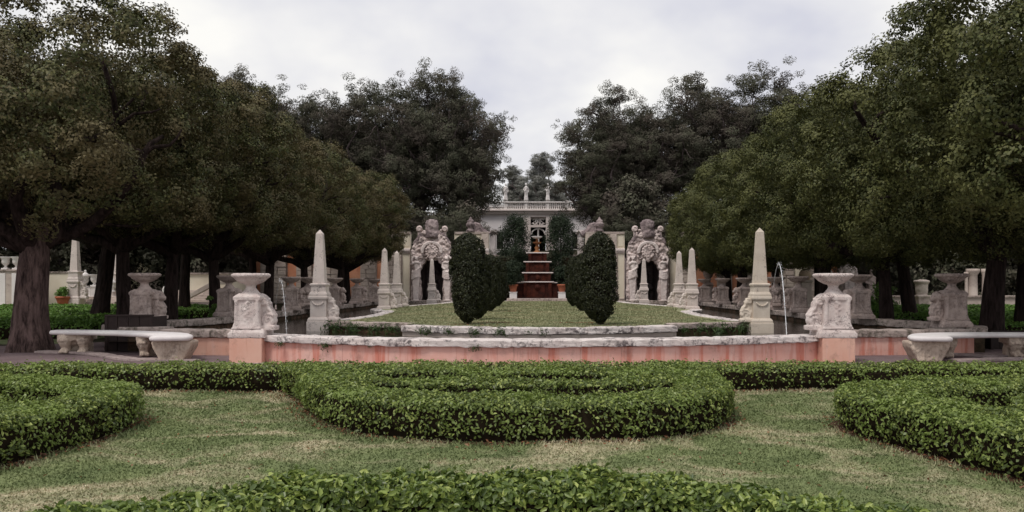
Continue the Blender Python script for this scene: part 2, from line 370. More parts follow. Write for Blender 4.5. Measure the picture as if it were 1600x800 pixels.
class MB:
    def __init__(s): s.v = []; s.f = []
    def add(s, vs, fs):
        o = len(s.v); s.v += [tuple(v) for v in vs]; s.f += [tuple(i + o for i in f) for f in fs]; return s
    def box(s, x0, x1, y0, y1, z0, z1, tx=1.0, ty=1.0, ox=0.0):
        cx, cy = (x0 + x1) / 2, (y0 + y1) / 2
        t = [(cx + (x - cx) * tx + ox, cy + (y - cy) * ty, z1) for x, y in ((x0, y0), (x1, y0), (x1, y1), (x0, y1))]
        return s.add([(x0, y0, z0), (x1, y0, z0), (x1, y1, z0), (x0, y1, z0)] + t,
                     [(3, 2, 1, 0), (4, 5, 6, 7), (0, 1, 5, 4), (1, 2, 6, 5), (2, 3, 7, 6), (3, 0, 4, 7)])
    def lathe(s, prof, n=24, c=(0, 0), sq=False, wob=0.0):
        vs = []; fs = []
        m = len(prof)
        for (r, z) in prof:
            for i in range(n):
                a = 2 * PI * i / n + (PI / n if sq else 0)
                rr = r * (1 + (wob * (mnoise.noise((math.cos(a) * 3, math.sin(a) * 3, z * 6)))))
                vs.append((c[0] + rr * math.cos(a), c[1] + rr * math.sin(a), z))
        for j in range(m - 1):
            for i in range(n):
                k = (i + 1) % n
                fs.append((j * n + i, j * n + k, (j + 1) * n + k, (j + 1) * n + i))
        fs.append(tuple(range(n - 1, -1, -1))); fs.append(tuple((m - 1) * n + i for i in range(n)))
        return s.add(vs, fs)
    def sqlathe(s, prof, c=(0, 0)):          # square cross-section with half widths
        return s.lathe([(r * math.sqrt(2), z) for r, z in prof], 4, c, True)
    def tube(s, pts, rad, n=8, close=False, ell=1.0):
        P = [Vector(p) for p in pts]; m = len(P)
        if not isinstance(rad, (list, tuple, np.ndarray)): rad = [rad] * m
        vs = []; fs = []
        up = None
        for i, p in enumerate(P):
            t = (P[min(i + 1, m - 1)] - P[max(i - 1, 0)]).normalized()
            if up is None:
                up = Vector((0, 0, 1)) if abs(t.z) < 0.9 else Vector((1, 0, 0))
            u = t.cross(up)
            if u.length < 1e-4: u = t.cross(Vector((0, 1, 0)))
            u.normalize(); vv = u.cross(t).normalized(); up = vv
            for k in range(n):
                a = 2 * PI * k / n
                vs.append(p + u * (math.cos(a) * rad[i]) + vv * (math.sin(a) * rad[i] * ell))
        for i in range(m - 1):
            for k in range(n):
                q = (k + 1) % n
                fs.append((i * n + k, i * n + q, (i + 1) * n + q, (i + 1) * n + k))
        fs.append(tuple(range(n - 1, -1, -1))); fs.append(tuple((m - 1) * n + k for k in range(n)))
        return s.add(vs, fs)
    def ball(s, c, r, n=10, m=7):
        if not isinstance(r, (tuple, list)): r = (r, r, r)
        vs = [(c[0], c[1], c[2] - r[2])]; fs = []
        for j in range(1, m):
            th = PI * j / m
            for i in range(n):
                a = 2 * PI * i / n
                vs.append((c[0] + r[0] * math.sin(th) * math.cos(a), c[1] + r[1] * math.sin(th) * math.sin(a), c[2] - r[2] * math.cos(th)))
        vs.append((c[0], c[1], c[2] + r[2]))
        for i in range(n):
            fs.append((0, 1 + (i + 1) % n, 1 + i))
            fs.append((len(vs) - 1, 1 + (m - 2) * n + i, 1 + (m - 2) * n + (i + 1) % n))
        for j in range(m - 2):
            for i in range(n):
                k = (i + 1) % n
                fs.append((1 + j * n + i, 1 + j * n + k, 1 + (j + 1) * n + k, 1 + (j + 1) * n + i))
        return s.add(vs, fs)
    def prism(s, poly, y0, y1, axis='y'):      # poly in (x,z) extruded along y
        n = len(poly)
        vs = [(x, y0, z) for x, z in poly] + [(x, y1, z) for x, z in poly]
        fs = [tuple(range(n)), tuple(range(2 * n - 1, n - 1, -1))]
        for i in range(n):
            k = (i + 1) % n
            fs.append((i, n + i, n + k, k))
        return s.add(vs, fs)
    def slab(s, poly, z0, z1):
        n = len(poly)
        vs = [(x, y, z0) for x, y in poly] + [(x, y, z1) for x, y in poly]
        fs = [tuple(range(n - 1, -1, -1)), tuple(range(n, 2 * n))]
        for i in range(n):
            k = (i + 1) % n
            fs.append((i, k, n + k, n + i))
        return s.add(vs, fs)
    def build(s, name, mat, parent=None, smooth=False, bevel=0.0, loc=None, seg=2):
        me = bpy.data.meshes.new(name)
        me.from_pydata(s.v, [], s.f); me.update()
        if smooth:
            for p in me.polygons: p.use_smooth = True
        o = link(name, me, mat, parent, loc)
        if bevel:
            b = o.modifiers.new('bevel', 'BEVEL'); b.width = bevel; b.segments = seg; b.limit_method = 'ANGLE'; b.angle_limit = R(35)
        return o
TMP = bpy.data.scenes.new('carving')
def carve(mb, name, mat, parent=None, voxel=0.03, amp=0.02, freq=6.0, loc=None, smooth=True, seed=0):
    """fuse overlapping lumps into one carved surface (voxel remesh), roughen it, and keep the mesh"""
    me = bpy.data.meshes.new(name); me.from_pydata(mb.v, [], mb.f); me.update()
    o = bpy.data.objects.new(name, me); TMP.collection.objects.link(o)
    r = o.modifiers.new('r', 'REMESH'); r.mode = 'VOXEL'; r.voxel_size = voxel
    TMP.view_layers[0].update(); dg = TMP.view_layers[0].depsgraph
    m2 = bpy.data.meshes.new_from_object(o.evaluated_get(dg))
    bpy.data.objects.remove(o); bpy.data.meshes.remove(me)
    m2.name = name
    if amp and len(m2.vertices):
        m2.update()
        nv = len(m2.vertices)
        co = np.empty(nv * 3, np.float32); no = np.empty(nv * 3, np.float32)
        m2.vertices.foreach_get('co', co); m2.vertex_normals.foreach_get('vector', no)
        co = co.reshape(-1, 3); no = no.reshape(-1, 3)
        fr = mnoise.fractal
        k = np.array([fr((x * freq + seed, y * freq, z * freq), 1.0, 2.0, 3) for x, y, z in co.tolist()], np.float32)
        m2.vertices.foreach_set('co', (co + no * (k * amp)[:, None]).ravel())
    for p in m2.polygons: p.use_smooth = smooth
    m2.materials.clear()
    m2.update()
    return link(name, m2, mat, parent, loc)

def catmull(pts, step=0.15, closed=False):
    P = [np.array(p, float) for p in pts]
    n = len(P); o = []
    rng = range(n if closed else n - 1)
    for i in rng:
        if closed: a, b, c, d = P[(i - 1) % n], P[i], P[(i + 1) % n], P[(i + 2) % n]
        else: a, b, c, d = P[max(i - 1, 0)], P[i], P[i + 1], P[min(i + 2, n - 1)]
        k = max(2, int(np.linalg.norm(c - b) / step))
        for j in range(k):
            t = j / k
            o.append(0.5 * ((2 * b) + (-a + c) * t + (2 * a - 5 * b + 4 * c - d) * t * t + (-a + 3 * b - 3 * c + d) * t ** 3))
    if not closed: o.append(P[-1])
    return np.array(o)
def frames(P, closed=False):
    if closed: T = np.roll(P, -1, 0) - np.roll(P, 1, 0)
    else:
        T = np.empty_like(P); T[1:-1] = P[2:] - P[:-2]; T[0] = P[1] - P[0]; T[-1] = P[-1] - P[-2]
    T /= np.linalg.norm(T, axis=1)[:, None]
    return T, np.stack([T[:, 1], -T[:, 0]], 1)      # tangent, right-hand normal

# ------------------------------------------------------------------ leaves
def leaves(pos, nor, length, width, rng, tilt=0.7, up=0.0, fold=0.25, six=False):
    """leaf blades at pos: a folded diamond (two triangles) or a six-point leaf (four), random twist, facing roughly nor"""
    n = len(pos)
    nr = nor + rng.normal(0, tilt, (n, 3)); nr /= np.linalg.norm(nr, axis=1)[:, None] + 1e-9
    a = rng.normal(0, 1, (n, 3)); a[:, 2] += up
    ax = a - nr * np.sum(a * nr, 1)[:, None]; ax /= np.linalg.norm(ax, axis=1)[:, None] + 1e-9
    sd = np.cross(nr, ax)
    L = (length * rng.uniform(0.65, 1.25, n))[:, None]; W = (width * rng.uniform(0.7, 1.2, n))[:, None]
    b = pos - ax * L * 0.5; tp = pos + ax * L * 0.5 - nr * L * 0.12
    if six:
        V = np.stack([b, pos - ax * L * 0.18 + sd * W * 0.5 + nr * W * fold, pos + ax * L * 0.2 + sd * W * 0.42 + nr * W * fold * 0.6, tp,
                      pos + ax * L * 0.2 - sd * W * 0.42 + nr * W * fold * 0.6, pos - ax * L * 0.18 - sd * W * 0.5 + nr * W * fold], 1).reshape(-1, 3)
        i = np.arange(n)[:, None] * 6
        F = np.concatenate([i + np.array([[0, 1, 2, 3]]), i + np.array([[0, 3, 4, 5]])], 0)
    else:
        V = np.stack([b, pos + sd * W * 0.5 + nr * W * fold, tp, pos - sd * W * 0.5 + nr * W * fold], 1).reshape(-1, 3)
        F = np.arange(n)[:, None] * 4 + np.array([[0, 1, 2, 3]])
    return V, F
def bulge(p, s=1.0):
    x, y, z = p[:, 0], p[:, 1], p[:, 2]
    return (np.sin(x * 3.1 * s + 1.3 * np.sin(y * 2.3 * s)) * np.sin(y * 3.7 * s + 0.7) * 0.5 + np.sin(x * 7.9 * s + z * 6 * s + 2) * np.sin(y * 8.3 * s - x * 2) * 0.35 + np.sin(x * 15 * s + y * 13 * s + z * 11) * 0.15)

def hedge(name, label, pts, w_, h, cat='hedge', leaf=(0.055, 0.03), dens=1500, seed=1, mat='hedge', group=None, ragg=0.035, six=False, wv=None, base_gap=0.05, z0=0.0, rnd=0.11, chaos=0.5, thin=0.0):
    rng = np.random.default_rng(seed)
    P = catmull(pts, 0.12); T, N = frames(P)
    seg = np.linalg.norm(np.diff(P, axis=0), axis=1); cs = np.concatenate([[0], np.cumsum(seg)]); Ltot = cs[-1]
    ox, oy = P[len(P) // 2]
    root = empty(name, (ox, oy, z0), label, cat, group)
    per = w_ + 2 * h
    n = int(dens * Ltot * per)
    s = rng.uniform(0, Ltot, n)
    cx = np.interp(s, cs, P[:, 0]); cy = np.interp(s, cs, P[:, 1])
    nx = np.interp(s, cs, N[:, 0]); ny = np.interp(s, cs, N[:, 1]); q = np.hypot(nx, ny); nx /= q; ny /= q
    u = rng.uniform(0, per, n)
    lat = np.where(u < h, -w_ / 2, np.where(u < h + w_, u - h - w_ / 2, w_ / 2))
    hz = np.where(u < h, u, np.where(u < h + w_, h, per - u))
    nl = np.where(u < h, -1.0, np.where(u < h + w_, 0.0, 1.0)); nz = np.where((u >= h) & (u < h + w_), 1.0, 0.0)
    # end caps
    nc = int(dens * (w_ * h * 2))
    e = rng.integers(0, 2, nc); cl = rng.uniform(-w_ / 2, w_ / 2, nc); ch = rng.uniform(0, h, nc)
    ei = np.where(e == 0, 0, len(P) - 1); sg = np.where(e == 0, -1.0, 1.0)
    # round the shoulders
    r = rnd
    ax = np.abs(lat) - (w_ / 2 - r); az = hz - (h - r)
    inc = (ax > 0) & (az > 0)
    d = np.hypot(ax, az) + 1e-6
    k = np.where(inc, r / d, 1.0)
    sgn = np.sign(lat)
    lat = np.where(inc, sgn * ((w_ / 2 - r) + ax * k), lat); hz = np.where(inc, (h - r) + az * k, hz)
    nl = np.where(inc, sgn * ax / d, nl); nz = np.where(inc, az / d, nz)
    pos = np.stack([cx + nx * lat, cy + ny * lat, hz], 1); nor = np.stack([nx * nl, ny * nl, nz], 1)
    pc = np.stack([P[ei, 0] + N[ei, 0] * cl, P[ei, 1] + N[ei, 1] * cl, ch], 1)
    ncap = np.stack([T[ei, 0] * sg, T[ei, 1] * sg, np.zeros(nc)], 1)
    rc = np.maximum(0, np.abs(cl) - (w_ / 2 - 0.14)); pc -= ncap * (rc * rc * 4)[:, None]
    pos = np.concatenate([pos, pc]); nor = np.concatenate([nor, ncap])
    bl = bulge(pos)
    low = np.clip((pos[:, 2] - base_gap) / 0.14, 0, 1)
    side = 1 - nor[:, 2].clip(0, 1)
    depth = rng.uniform(0, 1, len(pos)) ** 1.6
    off = ragg * 1.5 * bl + .016 * np.sin(pos[:, 0] * 31 + pos[:, 2] * 23) * np.sin(pos[:, 1] * 29 + 1) - depth * (0.10 + .04 * side) + 0.012 - side * (1 - low) * 0.06
    sprig = rng.uniform(0, 1, len(pos)) < 0.045
    off = off + np.where(sprig, rng.uniform(0.0, 0.06, len(pos)), 0)
    keep = rng.uniform(0, 1, len(pos)) < (0.25 + 0.75 * low) * (1 - side * (0.30 + thin + 0.30 * np.clip(bulge(pos, 1.7) * 1.6 + .3, 0, 1)))  # sides thinned to bare the dark core, imitating shaded hedge faces
    pos = pos + nor * off[:, None]; pos[:, 2] = np.maximum(pos[:, 2], 0.02)
    pos = pos[keep]; nor = nor[keep]
    nor2 = nor.copy(); nor2[:, 2] += 0.08
    pos -= np.array([ox, oy, 0])
    V, F = leaves(pos, nor2, leaf[0], leaf[1], rng, chaos, 0.3, six=six)
    link('foliage', np_mesh('foliage', V, F), mat, root)
    # woody core, its near-black colour standing in for shade inside the hedge
    prof = [(-w_ / 2 + 0.12, 0.0), (-w_ / 2 + 0.06, h * 0.4), (-w_ / 2 + 0.06, h - 0.13), (-w_ / 2 + 0.14, h - 0.06), (w_ / 2 - 0.14, h - 0.06), (w_ / 2 - 0.06, h - 0.13), (w_ / 2 - 0.06, h * 0.4), (w_ / 2 - 0.12, 0.0)]
    V = []; np_ = len(prof)
    Pi = P.copy(); Pi[0] += T[0] * 0.08; Pi[-1] -= T[-1] * 0.08
    for i in range(len(P)):
        for a, b in prof:
            jt = 0.015 * math.sin(i * 2.1 + a * 20 + b * 31)
            V.append((Pi[i, 0] + N[i, 0] * (a + jt) - ox, Pi[i, 1] + N[i, 1] * (a + jt) - oy, b))
    mb = MB(); F = []
    for i in range(len(P) - 1):
        for k in range(np_):
            q = (k + 1) % np_
            F.append((i * np_ + k, i * np_ + q, (i + 1) * np_ + q, (i + 1) * np_ + k))
    F.append(tuple(range(np_))); F.append(tuple((len(P) - 1) * np_ + k for k in range(np_ - 1, -1, -1)))
    mb.add(V, F).build('branches', 'core', root)
    return root, P, N

# ------------------------------------------------------------------ trees
def branch_pts(a, b, rng, n=7, sag=0.1, wob=0.12):
    a = np.array(a, float); b = np.array(b, float); L = np.linalg.norm(b - a)
    o = []
    ph = rng.uniform(0, 6.28, 3)
    for i in range(n):
        t = i / (n - 1)
        p = a * (1 - t) + b * t
        env = math.sin(PI * t)
        p = p + env * L * wob * np.array([math.sin(t * 5 + ph[0]), math.sin(t * 4 + ph[1]), 0.6 * math.sin(t * 6 + ph[2]) - sag])
        o.append(tuple(p))
    return o
def trunk_mesh(name, r, h, lean, rng, sides=20, rings=16, flare=1.32):
    V = []; F = []
    ph = rng.uniform(0, 6.28, 4)
    for j in range(rings):
        t = j / (rings - 1); z = h * t
        cx = lean[0] * t * t + 0.06 * h * 0.3 * math.sin(t * 4 + ph[0]) * t; cy = lean[1] * t * t
        rr = r * (1 - 0.28 * t) * (1 + (flare - 1) * math.exp(-t * 9))
        for i in range(sides):
            a = 2 * PI * i / sides
            k = 1 + 0.05 * math.sin(a * 5 + ph[1] + t * 2) * (1 + 2.2 * math.exp(-t * 8)) + 0.06 * mnoise.noise((math.cos(a) * 2 + ph[2], math.sin(a) * 2, z * 1.3)) + 0.03 * mnoise.noise((math.cos(a) * 7, math.sin(a) * 7 + ph[3], z * 1.1))
            V.append((cx + rr * k * math.cos(a), cy + rr * k * math.sin(a), z - (0.12 if j == 0 else 0)))
    for j in range(rings - 1):
        for i in range(sides):
            q = (i + 1) % sides
            F.append((j * sides + i, j * sides + q, (j + 1) * sides + q, (j + 1) * sides + i))
    top = (cx, cy, h)
    return np_mesh(name, V, F, True), top
def clump_cloud(centers, radii, per, leaf, rng, origin, flat=0.8, up=0.4, ldir=None):
    """leaves gathered in lumps: each lump a ragged ball, denser outside"""
    n = len(centers)
    per = np.maximum(8, (per * (radii / radii.mean()) ** 2).astype(int))
    idx = np.repeat(np.arange(n), per); m = len(idx)
    d = rng.normal(0, 1, (m, 3)); d /= np.linalg.norm(d, axis=1)[:, None]
    rr = rng.uniform(0.25, 1.0, m) ** 0.5 * (1 + 0.25 * np.sin(d[:, 0] * 5 + idx) * np.sin(d[:, 1] * 4 + idx * 2))
    pos = centers[idx] + d * (rr * radii[idx])[:, None] * np.array([1, 1, flat])
    outw = pos - origin; outw /= np.linalg.norm(outw, axis=1)[:, None] + 1e-6
    nor = d * 0.9 + outw * 0.25 if ldir is None else d * 0.5 + ldir[idx] * 0.9
    nor[:, 2] += up if ldir is None else up * .4
    return leaves(pos, nor, leaf[0], leaf[1], rng, 0.42 if ldir is None else .34, 0.0)

def allee_tree(seed, mat, hw=(4.6, 3.9), zr=(2.9, 8.6), leaf=(0.095, 0.058), nlobe=125, per=62, trunk_r=0.42, lean=(0.2, 0.0), inner=1):
    """clipped oak: boxy crown, its inner side (towards +x*inner) sheared upright"""
    rng = np.random.default_rng(seed)
    root = empty('clipped_tree', (0, 0, 0), 'clipped tree', 'tree')
    me, top = trunk_mesh('trunk', trunk_r, 3.3, lean, rng)
    link('trunk', me, 'bark', root)
    zc = (zr[0] + zr[1]) / 2; hz = (zr[1] - zr[0]) / 2
    # leafy lobes on the skin of a boxy superellipsoid, each lobe studded with small tufts; a dark inner fill
    def skin(p):
        e = (abs(p[0]) ** 3.6 + abs(p[1]) ** 3.2 + abs(p[2]) ** 3.6)
        return p / e ** (1 / 3.5)
    L = []
    tries = 0
    while len(L) < nlobe and tries < 4000:
        tries += 1
        q = rng.normal(0, 1, 3)
        q = skin(q / np.linalg.norm(q)) * rng.uniform(.80, .93)
        c = np.array([q[0] * hw[0], q[1] * hw[1], zc + q[2] * hz])
        if any(np.linalg.norm(c - o_[0]) < 1.12 for o_ in L): continue
        L.append((c, rng.uniform(.58, .90), q))
    C = []; Rr = []; LD = []
    for c, lr, q in L:
        ou = q / np.linalg.norm(q); ou = ou + np.array([0, 0, .35])
        for k in range(19):
            d = rng.normal(0, 1, 3) + ou * 1.0; d /= np.linalg.norm(d)
            C.append(c + d * lr * rng.uniform(.70, 1.0)); Rr.append(rng.uniform(.15, .34)); LD.append(d)
    for k in range(130):
        q = rng.uniform(-.62, .62, 3)
        C.append(np.array([q[0] * hw[0], q[1] * hw[1], zc + q[2] * hz])); Rr.append(rng.uniform(.4, .7)); LD.append(q / np.linalg.norm(q))
    C = np.array(C); rad = np.array(Rr)
    V, F = clump_cloud(C, rad, per, leaf, rng, np.array([0, 0, zc]), ldir=np.array(LD))
    # stray sprays beyond the clipped outline
    k = 60
    dd = rng.normal(0, 1, (k, 3)); dd[:, 2] = abs(dd[:, 2]); dd /= np.linalg.norm(dd, axis=1)[:, None]
    C2 = np.array([0, 0, zc]) + dd * np.array([hw[0] * .95, hw[1] * .95, hz * 1.0])
    V2, F2 = clump_cloud(C2, rng.uniform(0.12, 0.3, k), 28, leaf, rng, np.array([0, 0, zc]))
    V = np.concatenate([V, V2]); F = np.concatenate([F, F2 + len(V) - len(V2)])
    link('foliage', np_mesh('foliage', V, F), mat, root)
    for i in range(9):
        a = 2 * PI * i / 9 + rng.uniform(-0.3, 0.3)
        b = (math.cos(a) * hw[0] * rng.uniform(0.6, 0.9), math.sin(a) * hw[1] * rng.uniform(0.6, 0.9), zc + hz * rng.uniform(-0.35, 0.55))
        pts = branch_pts((top[0] * 0.85, top[1] * 0.85, 2.45 + 0.3 * rng.uniform()), b, rng, 9, 0.15, 0.16)
        mb = MB().tube(pts, list(np.linspace(0.20, 0.05, 9)), 7)
        for q in range(3):
            s = pts[int(rng.integers(3, 7))]
            e = (s[0] + rng.uniform(-1.6, 1.6), s[1] + rng.uniform(-1.6, 1.6), min(s[2] + rng.uniform(-0.2, 1.4), zc + hz * .72))
            mb.tube(branch_pts(s, e, rng, 5), list(np.linspace(0.07, 0.02, 5)), 5)
        mb.build('limb', 'bark_dark', root, True)
    return root

def big_tree(seed, mat, rad=5.5, H=18.0, base=3.0, lobes=26, cl=36, per=95, leaf=(0.17, 0.09), bark='bark_pale', trunk_r=0.5, name='oak_tree', spread=0.85, vert=1.0, fine=1.0):
    rng = np.random.default_rng(seed)
    root = empty(name, (0, 0, 0), 'tree', 'tree')
    me, top = trunk_mesh('trunk', trunk_r, H * 0.42, (rng.uniform(-.8, .8), 0), rng, 12, 10)
    link('trunk', me, bark, root)
    zc = (base + H) / 2; hz = (H - base) / 2
    C = []; Rr = []; L = []; LD = []
    tries = 0
    while len(L) < lobes:
        tries += 1
        p = rng.normal(0, 1, 3); p /= np.linalg.norm(p)
        rr = rng.uniform(0.35, 0.9)
        c = np.array([p[0] * rad * rr, p[1] * rad * rr, zc + p[2] * hz * rr * vert])
        if tries < 400 and any(np.linalg.norm(c - q) < rad * 0.42 for q in L): continue
        L.append(c)
    for c in L:
        lr = rad * rng.uniform(0.28, 0.46)
        for k in range(cl):
            d = rng.normal(0, 1, 3); d /= np.linalg.norm(d)
            d[2] = d[2] * 0.8 + 0.15
            C.append(c + d * lr * rng.uniform(0.35, 1.25)); Rr.append(rng.uniform(0.28, 0.72) * fine); LD.append(d)
    # inner fill
    for k in range(int(lobes * cl * 0.2)):
        d = rng.normal(0, 1, 3); d /= np.linalg.norm(d)
        C.append(np.array([0, 0, zc]) + d * np.array([rad, rad, hz]) * rng.uniform(0.1, 0.62)); Rr.append(rng.uniform(0.6, 1.0)); LD.append(d)
    C = np.array(C); Rr = np.array(Rr)
    C[:, 2] = np.maximum(C[:, 2], base * 0.7)
    V, F = clump_cloud(C, Rr, per, leaf, rng, np.array([0, 0, zc]), 0.7, ldir=np.array(LD))
    link('foliage', np_mesh('foliage', V, F), mat, root)
    for i, c in enumerate(L):
        t = rng.uniform(0.5, 1.0)
        st = (top[0] * t * t, top[1] * t * t, H * 0.42 * t)
        pts = branch_pts(st, tuple(c), rng, 8, -0.1, 0.12)
        mb = MB().tube(pts, list(np.linspace(trunk_r * 0.42, 0.035, 8)), 6)
        for q in range(5):
            s = pts[int(rng.integers(3, 8))]
            e = tuple(np.array(s) + rng.normal(0, 1, 3) * rad * 0.22)
            mb.tube(branch_pts(s, e, rng, 5), list(np.linspace(0.07, 0.012, 5)), 4)
        mb.build('limb', bark, root, True)
    return root

# ================================================================== THE SETTING
def sheet(name, poly, z, mat, kind='structure'):
    me = bpy.data.meshes.new(name)
    me.from_pydata([(x, y, z) for x, y in poly], [], [tuple(range(len(poly)))]); me.update()
    o = link(name, me, mat); o['kind'] = kind
    return o
def terrain_h(x, y):
    m = np.clip((y - 66) / 22.0, 0, 1); m = m * m * (3 - 2 * m)
    return m * 5.2 + 0.15 * np.sin(x * 0.3) * m
gx = np.concatenate([np.linspace(-500, -70, 12), np.linspace(-64, 64, 60), np.linspace(70, 500, 12)])
gy = np.concatenate([[-200, -60, -20, -5], np.linspace(0, 130, 80), np.linspace(140, 700, 14)])
XX, YY = np.meshgrid(gx, gy); ZZ = terrain_h(XX, YY)
nxg, nyg = len(gx), len(gy)
V = np.stack([XX.ravel(), YY.ravel(), ZZ.ravel()], 1)
ii, jj = np.meshgrid(np.arange(nxg - 1), np.arange(nyg - 1)); b0 = (jj * nxg + ii).ravel()
g = link('ground', np_mesh('ground', V, np.stack([b0, b0 + 1, b0 + nxg + 1, b0 + nxg], 1), True), 'ground'); g['kind'] = 'structure'

# front lawn: slightly uneven sheet
def lawn_h(x, y): return 0.034 + 0.018 * np.sin(x * 1.1 + 0.6 * np.sin(y * 0.9)) * np.sin(y * 0.8 + 1) + 0.008 * np.sin(x * 3.1) * np.sin(y * 2.9)
lx = np.linspace(-14, 14, 113); ly = np.linspace(-1, 15.1, 66)
XX, YY = np.meshgrid(lx, ly); nxg, nyg = len(lx), len(ly)
ii, jj = np.meshgrid(np.arange(nxg - 1), np.arange(nyg - 1)); b0 = (jj * nxg + ii).ravel()
g = link('lawn', np_mesh('lawn', np.stack([XX.ravel(), YY.ravel(), lawn_h(XX, YY).ravel()], 1), np.stack([b0, b0 + 1, b0 + nxg + 1, b0 + nxg], 1), True), 'lawn'); g['kind'] = 'structure'
sheet('path', [(-34, 15.1), (34, 15.1), (34, 22.4), (16, 23.0), (12.4, 26), (-12.4, 26), (-16, 23.4), (-34, 23.0)], 0.012, 'path')

# grass blades on the near lawn
rng = np.random.default_rng(3)
nb = 240000
d = 4.2 + (14.0 - 4.2) * rng.uniform(0, 1, nb) ** 1.25
px = rng.uniform(-20, 1620, nb); xb = X(px, d)
lift = 0.5 + 0.9 * rng.uniform(0, 1, nb)
hb = (0.010 + 0.0008 * d) * lift; wb = 0.003 + 0.0008 * d
an = rng.uniform(0, 2 * PI, nb); lean = rng.normal(0, 0.6, (nb, 2)) * hb[:, None]
zb = lawn_h(xb, d) + 0.001
bx_, by_ = np.cos(an) * wb, np.sin(an) * wb
V = np.stack([np.stack([xb - bx_, d - by_, zb], 1), np.stack([xb + bx_, d + by_, zb], 1), np.stack([xb + lean[:, 0], d + lean[:, 1], zb + hb], 1)], 1).reshape(-1, 3)
o = link('grass', np_mesh('grass', V, np.arange(nb * 3).reshape(-1, 3)), 'blade')
tag(o, 'short mown grass with straw coloured worn patches between the hedges', 'grass', kind='stuff')

# ------------------------------------------------------------------ front parterre hedges
H = []
def tuft_mesh(pts, h, seed):
    rg = np.random.default_rng(seed); n = len(pts)
    an = rg.uniform(0, 2 * PI, n); hh = h * rg.uniform(.5, 1.4, n); wb = .0045 + .0006 * pts[:, 1]
    ln = rg.normal(0, .5, (n, 2)) * hh[:, None]; bx, by = np.cos(an) * wb, np.sin(an) * wb; z = pts[:, 2]
    V = np.stack([np.stack([pts[:, 0] - bx, pts[:, 1] - by, z], 1), np.stack([pts[:, 0] + bx, pts[:, 1] + by, z], 1), np.stack([pts[:, 0] + ln[:, 0], pts[:, 1] + ln[:, 1], z + hh], 1)], 1).reshape(-1, 3)
    return np_mesh('grass_tufts', V, np.arange(n * 3).reshape(-1, 3))
TU = []
def addhedge(*a, **k):
    r = hedge(*a, **k); H.append((r, a[2], a[3])); return r
HG = 'clipped hedges of the front parterre'
addhedge('clipped_hedge', 'low glossy hedge curving along the bottom edge of the lawn, nearest of all', [(-4.3, 2.7), (-3.75, 3.55), (-3.1, 4.25), (-2.3, 4.87), (-1.25, 5.42), (-0.15, 5.54), (1.0, 5.35), (1.75, 4.82), (2.4, 3.9), (2.9, 3.0)], 0.50, 0.50,
         chaos=0.75, leaf=(0.062, 0.030), dens=4600, seed=11, mat='hedge_near', group=HG, six=True, ragg=0.045)
addhedge('clipped_hedge', 'bulging front band of the central hedge block facing the open lawn', [(-3.75, 13.4), (-3.25, 12.6), (-2.82, 11.5), (-2.28, 10.45), (-1.6, 9.85), (-0.7, 9.55), (0.4, 9.52), (1.3, 9.72), (1.9, 10.2), (2.22, 11.0), (2.3, 12.2), (2.5, 13.4)], 0.74, 0.50,
         leaf=(0.050, 0.027), dens=3000, seed=12, group=HG)
addhedge('clipped_hedge', 'middle band of the central hedge block, just behind the bulging front one', [(-2.75, 11.9), (-2.1, 11.3), (-1.1, 11.02), (0.2, 10.92), (1.1, 11.0), (1.95, 11.5)], 0.50, 0.52, dens=2200, seed=13, group=HG, rnd=.06, thin=.35)
addhedge('clipped_hedge', 'rear band of the central hedge block, the one before the long cross hedge', [(-3.1, 12.9), (-2.3, 12.45), (-1.0, 12.22), (0.4, 12.18), (1.6, 12.28), (2.4, 12.8)], 0.48, 0.54, dens=2000, seed=14, group=HG, ragg=0.05, rnd=.06, thin=.35)
addhedge('clipped_hedge', 'long straight hedge crossing the garden in front of the pink wall', [(-14, 13.8), (-9, 13.85), (-5, 13.9), (0, 14.0), (5, 13.95), (10, 13.9), (14, 13.8)], 0.78, 0.45, dens=1300, seed=15, group=HG, ragg=0.045)
addhedge('clipped_hedge', 'dark rounded hedge block at the left edge of the lawn', [(-5.9, 5.9), (-5.55, 7.3), (-5.35, 8.3), (-5.22, 9.3), (-5.3, 10.2), (-5.75, 10.9), (-6.8, 11.35), (-8.5, 11.8), (-11, 12.2)], 0.78, 0.50,
         leaf=(0.052, 0.028), dens=2800, seed=16, group=HG)
addhedge('clipped_hedge', 'short inner hedge behind the dark block at the left edge', [(-6.75, 7.6), (-6.35, 8.6), (-6.3, 9.4), (-6.9, 10.0), (-8.2, 10.3)], 0.6, 0.46, dens=1400, seed=17, group=HG)
addhedge('clipped_hedge', 'bright broad hedge block at the right edge of the lawn', [(5.1, 5.6), (4.9, 6.9), (4.62, 8.0), (4.34, 9.1), (4.14, 9.95), (4.5, 10.65), (5.8, 11.1), (7.6, 11.6), (10.5, 12.0)], 1.0, 0.50,
         leaf=(0.052, 0.028), dens=2800, seed=18, group=HG)
addhedge('clipped_hedge', 'inner hedge band enclosed by the bright block at the right edge', [(6.3, 6.8), (5.85, 8.2), (5.7, 9.2), (6.3, 9.85), (8.5, 10.3)], 0.7, 0.47, dens=1400, seed=19, group=HG)
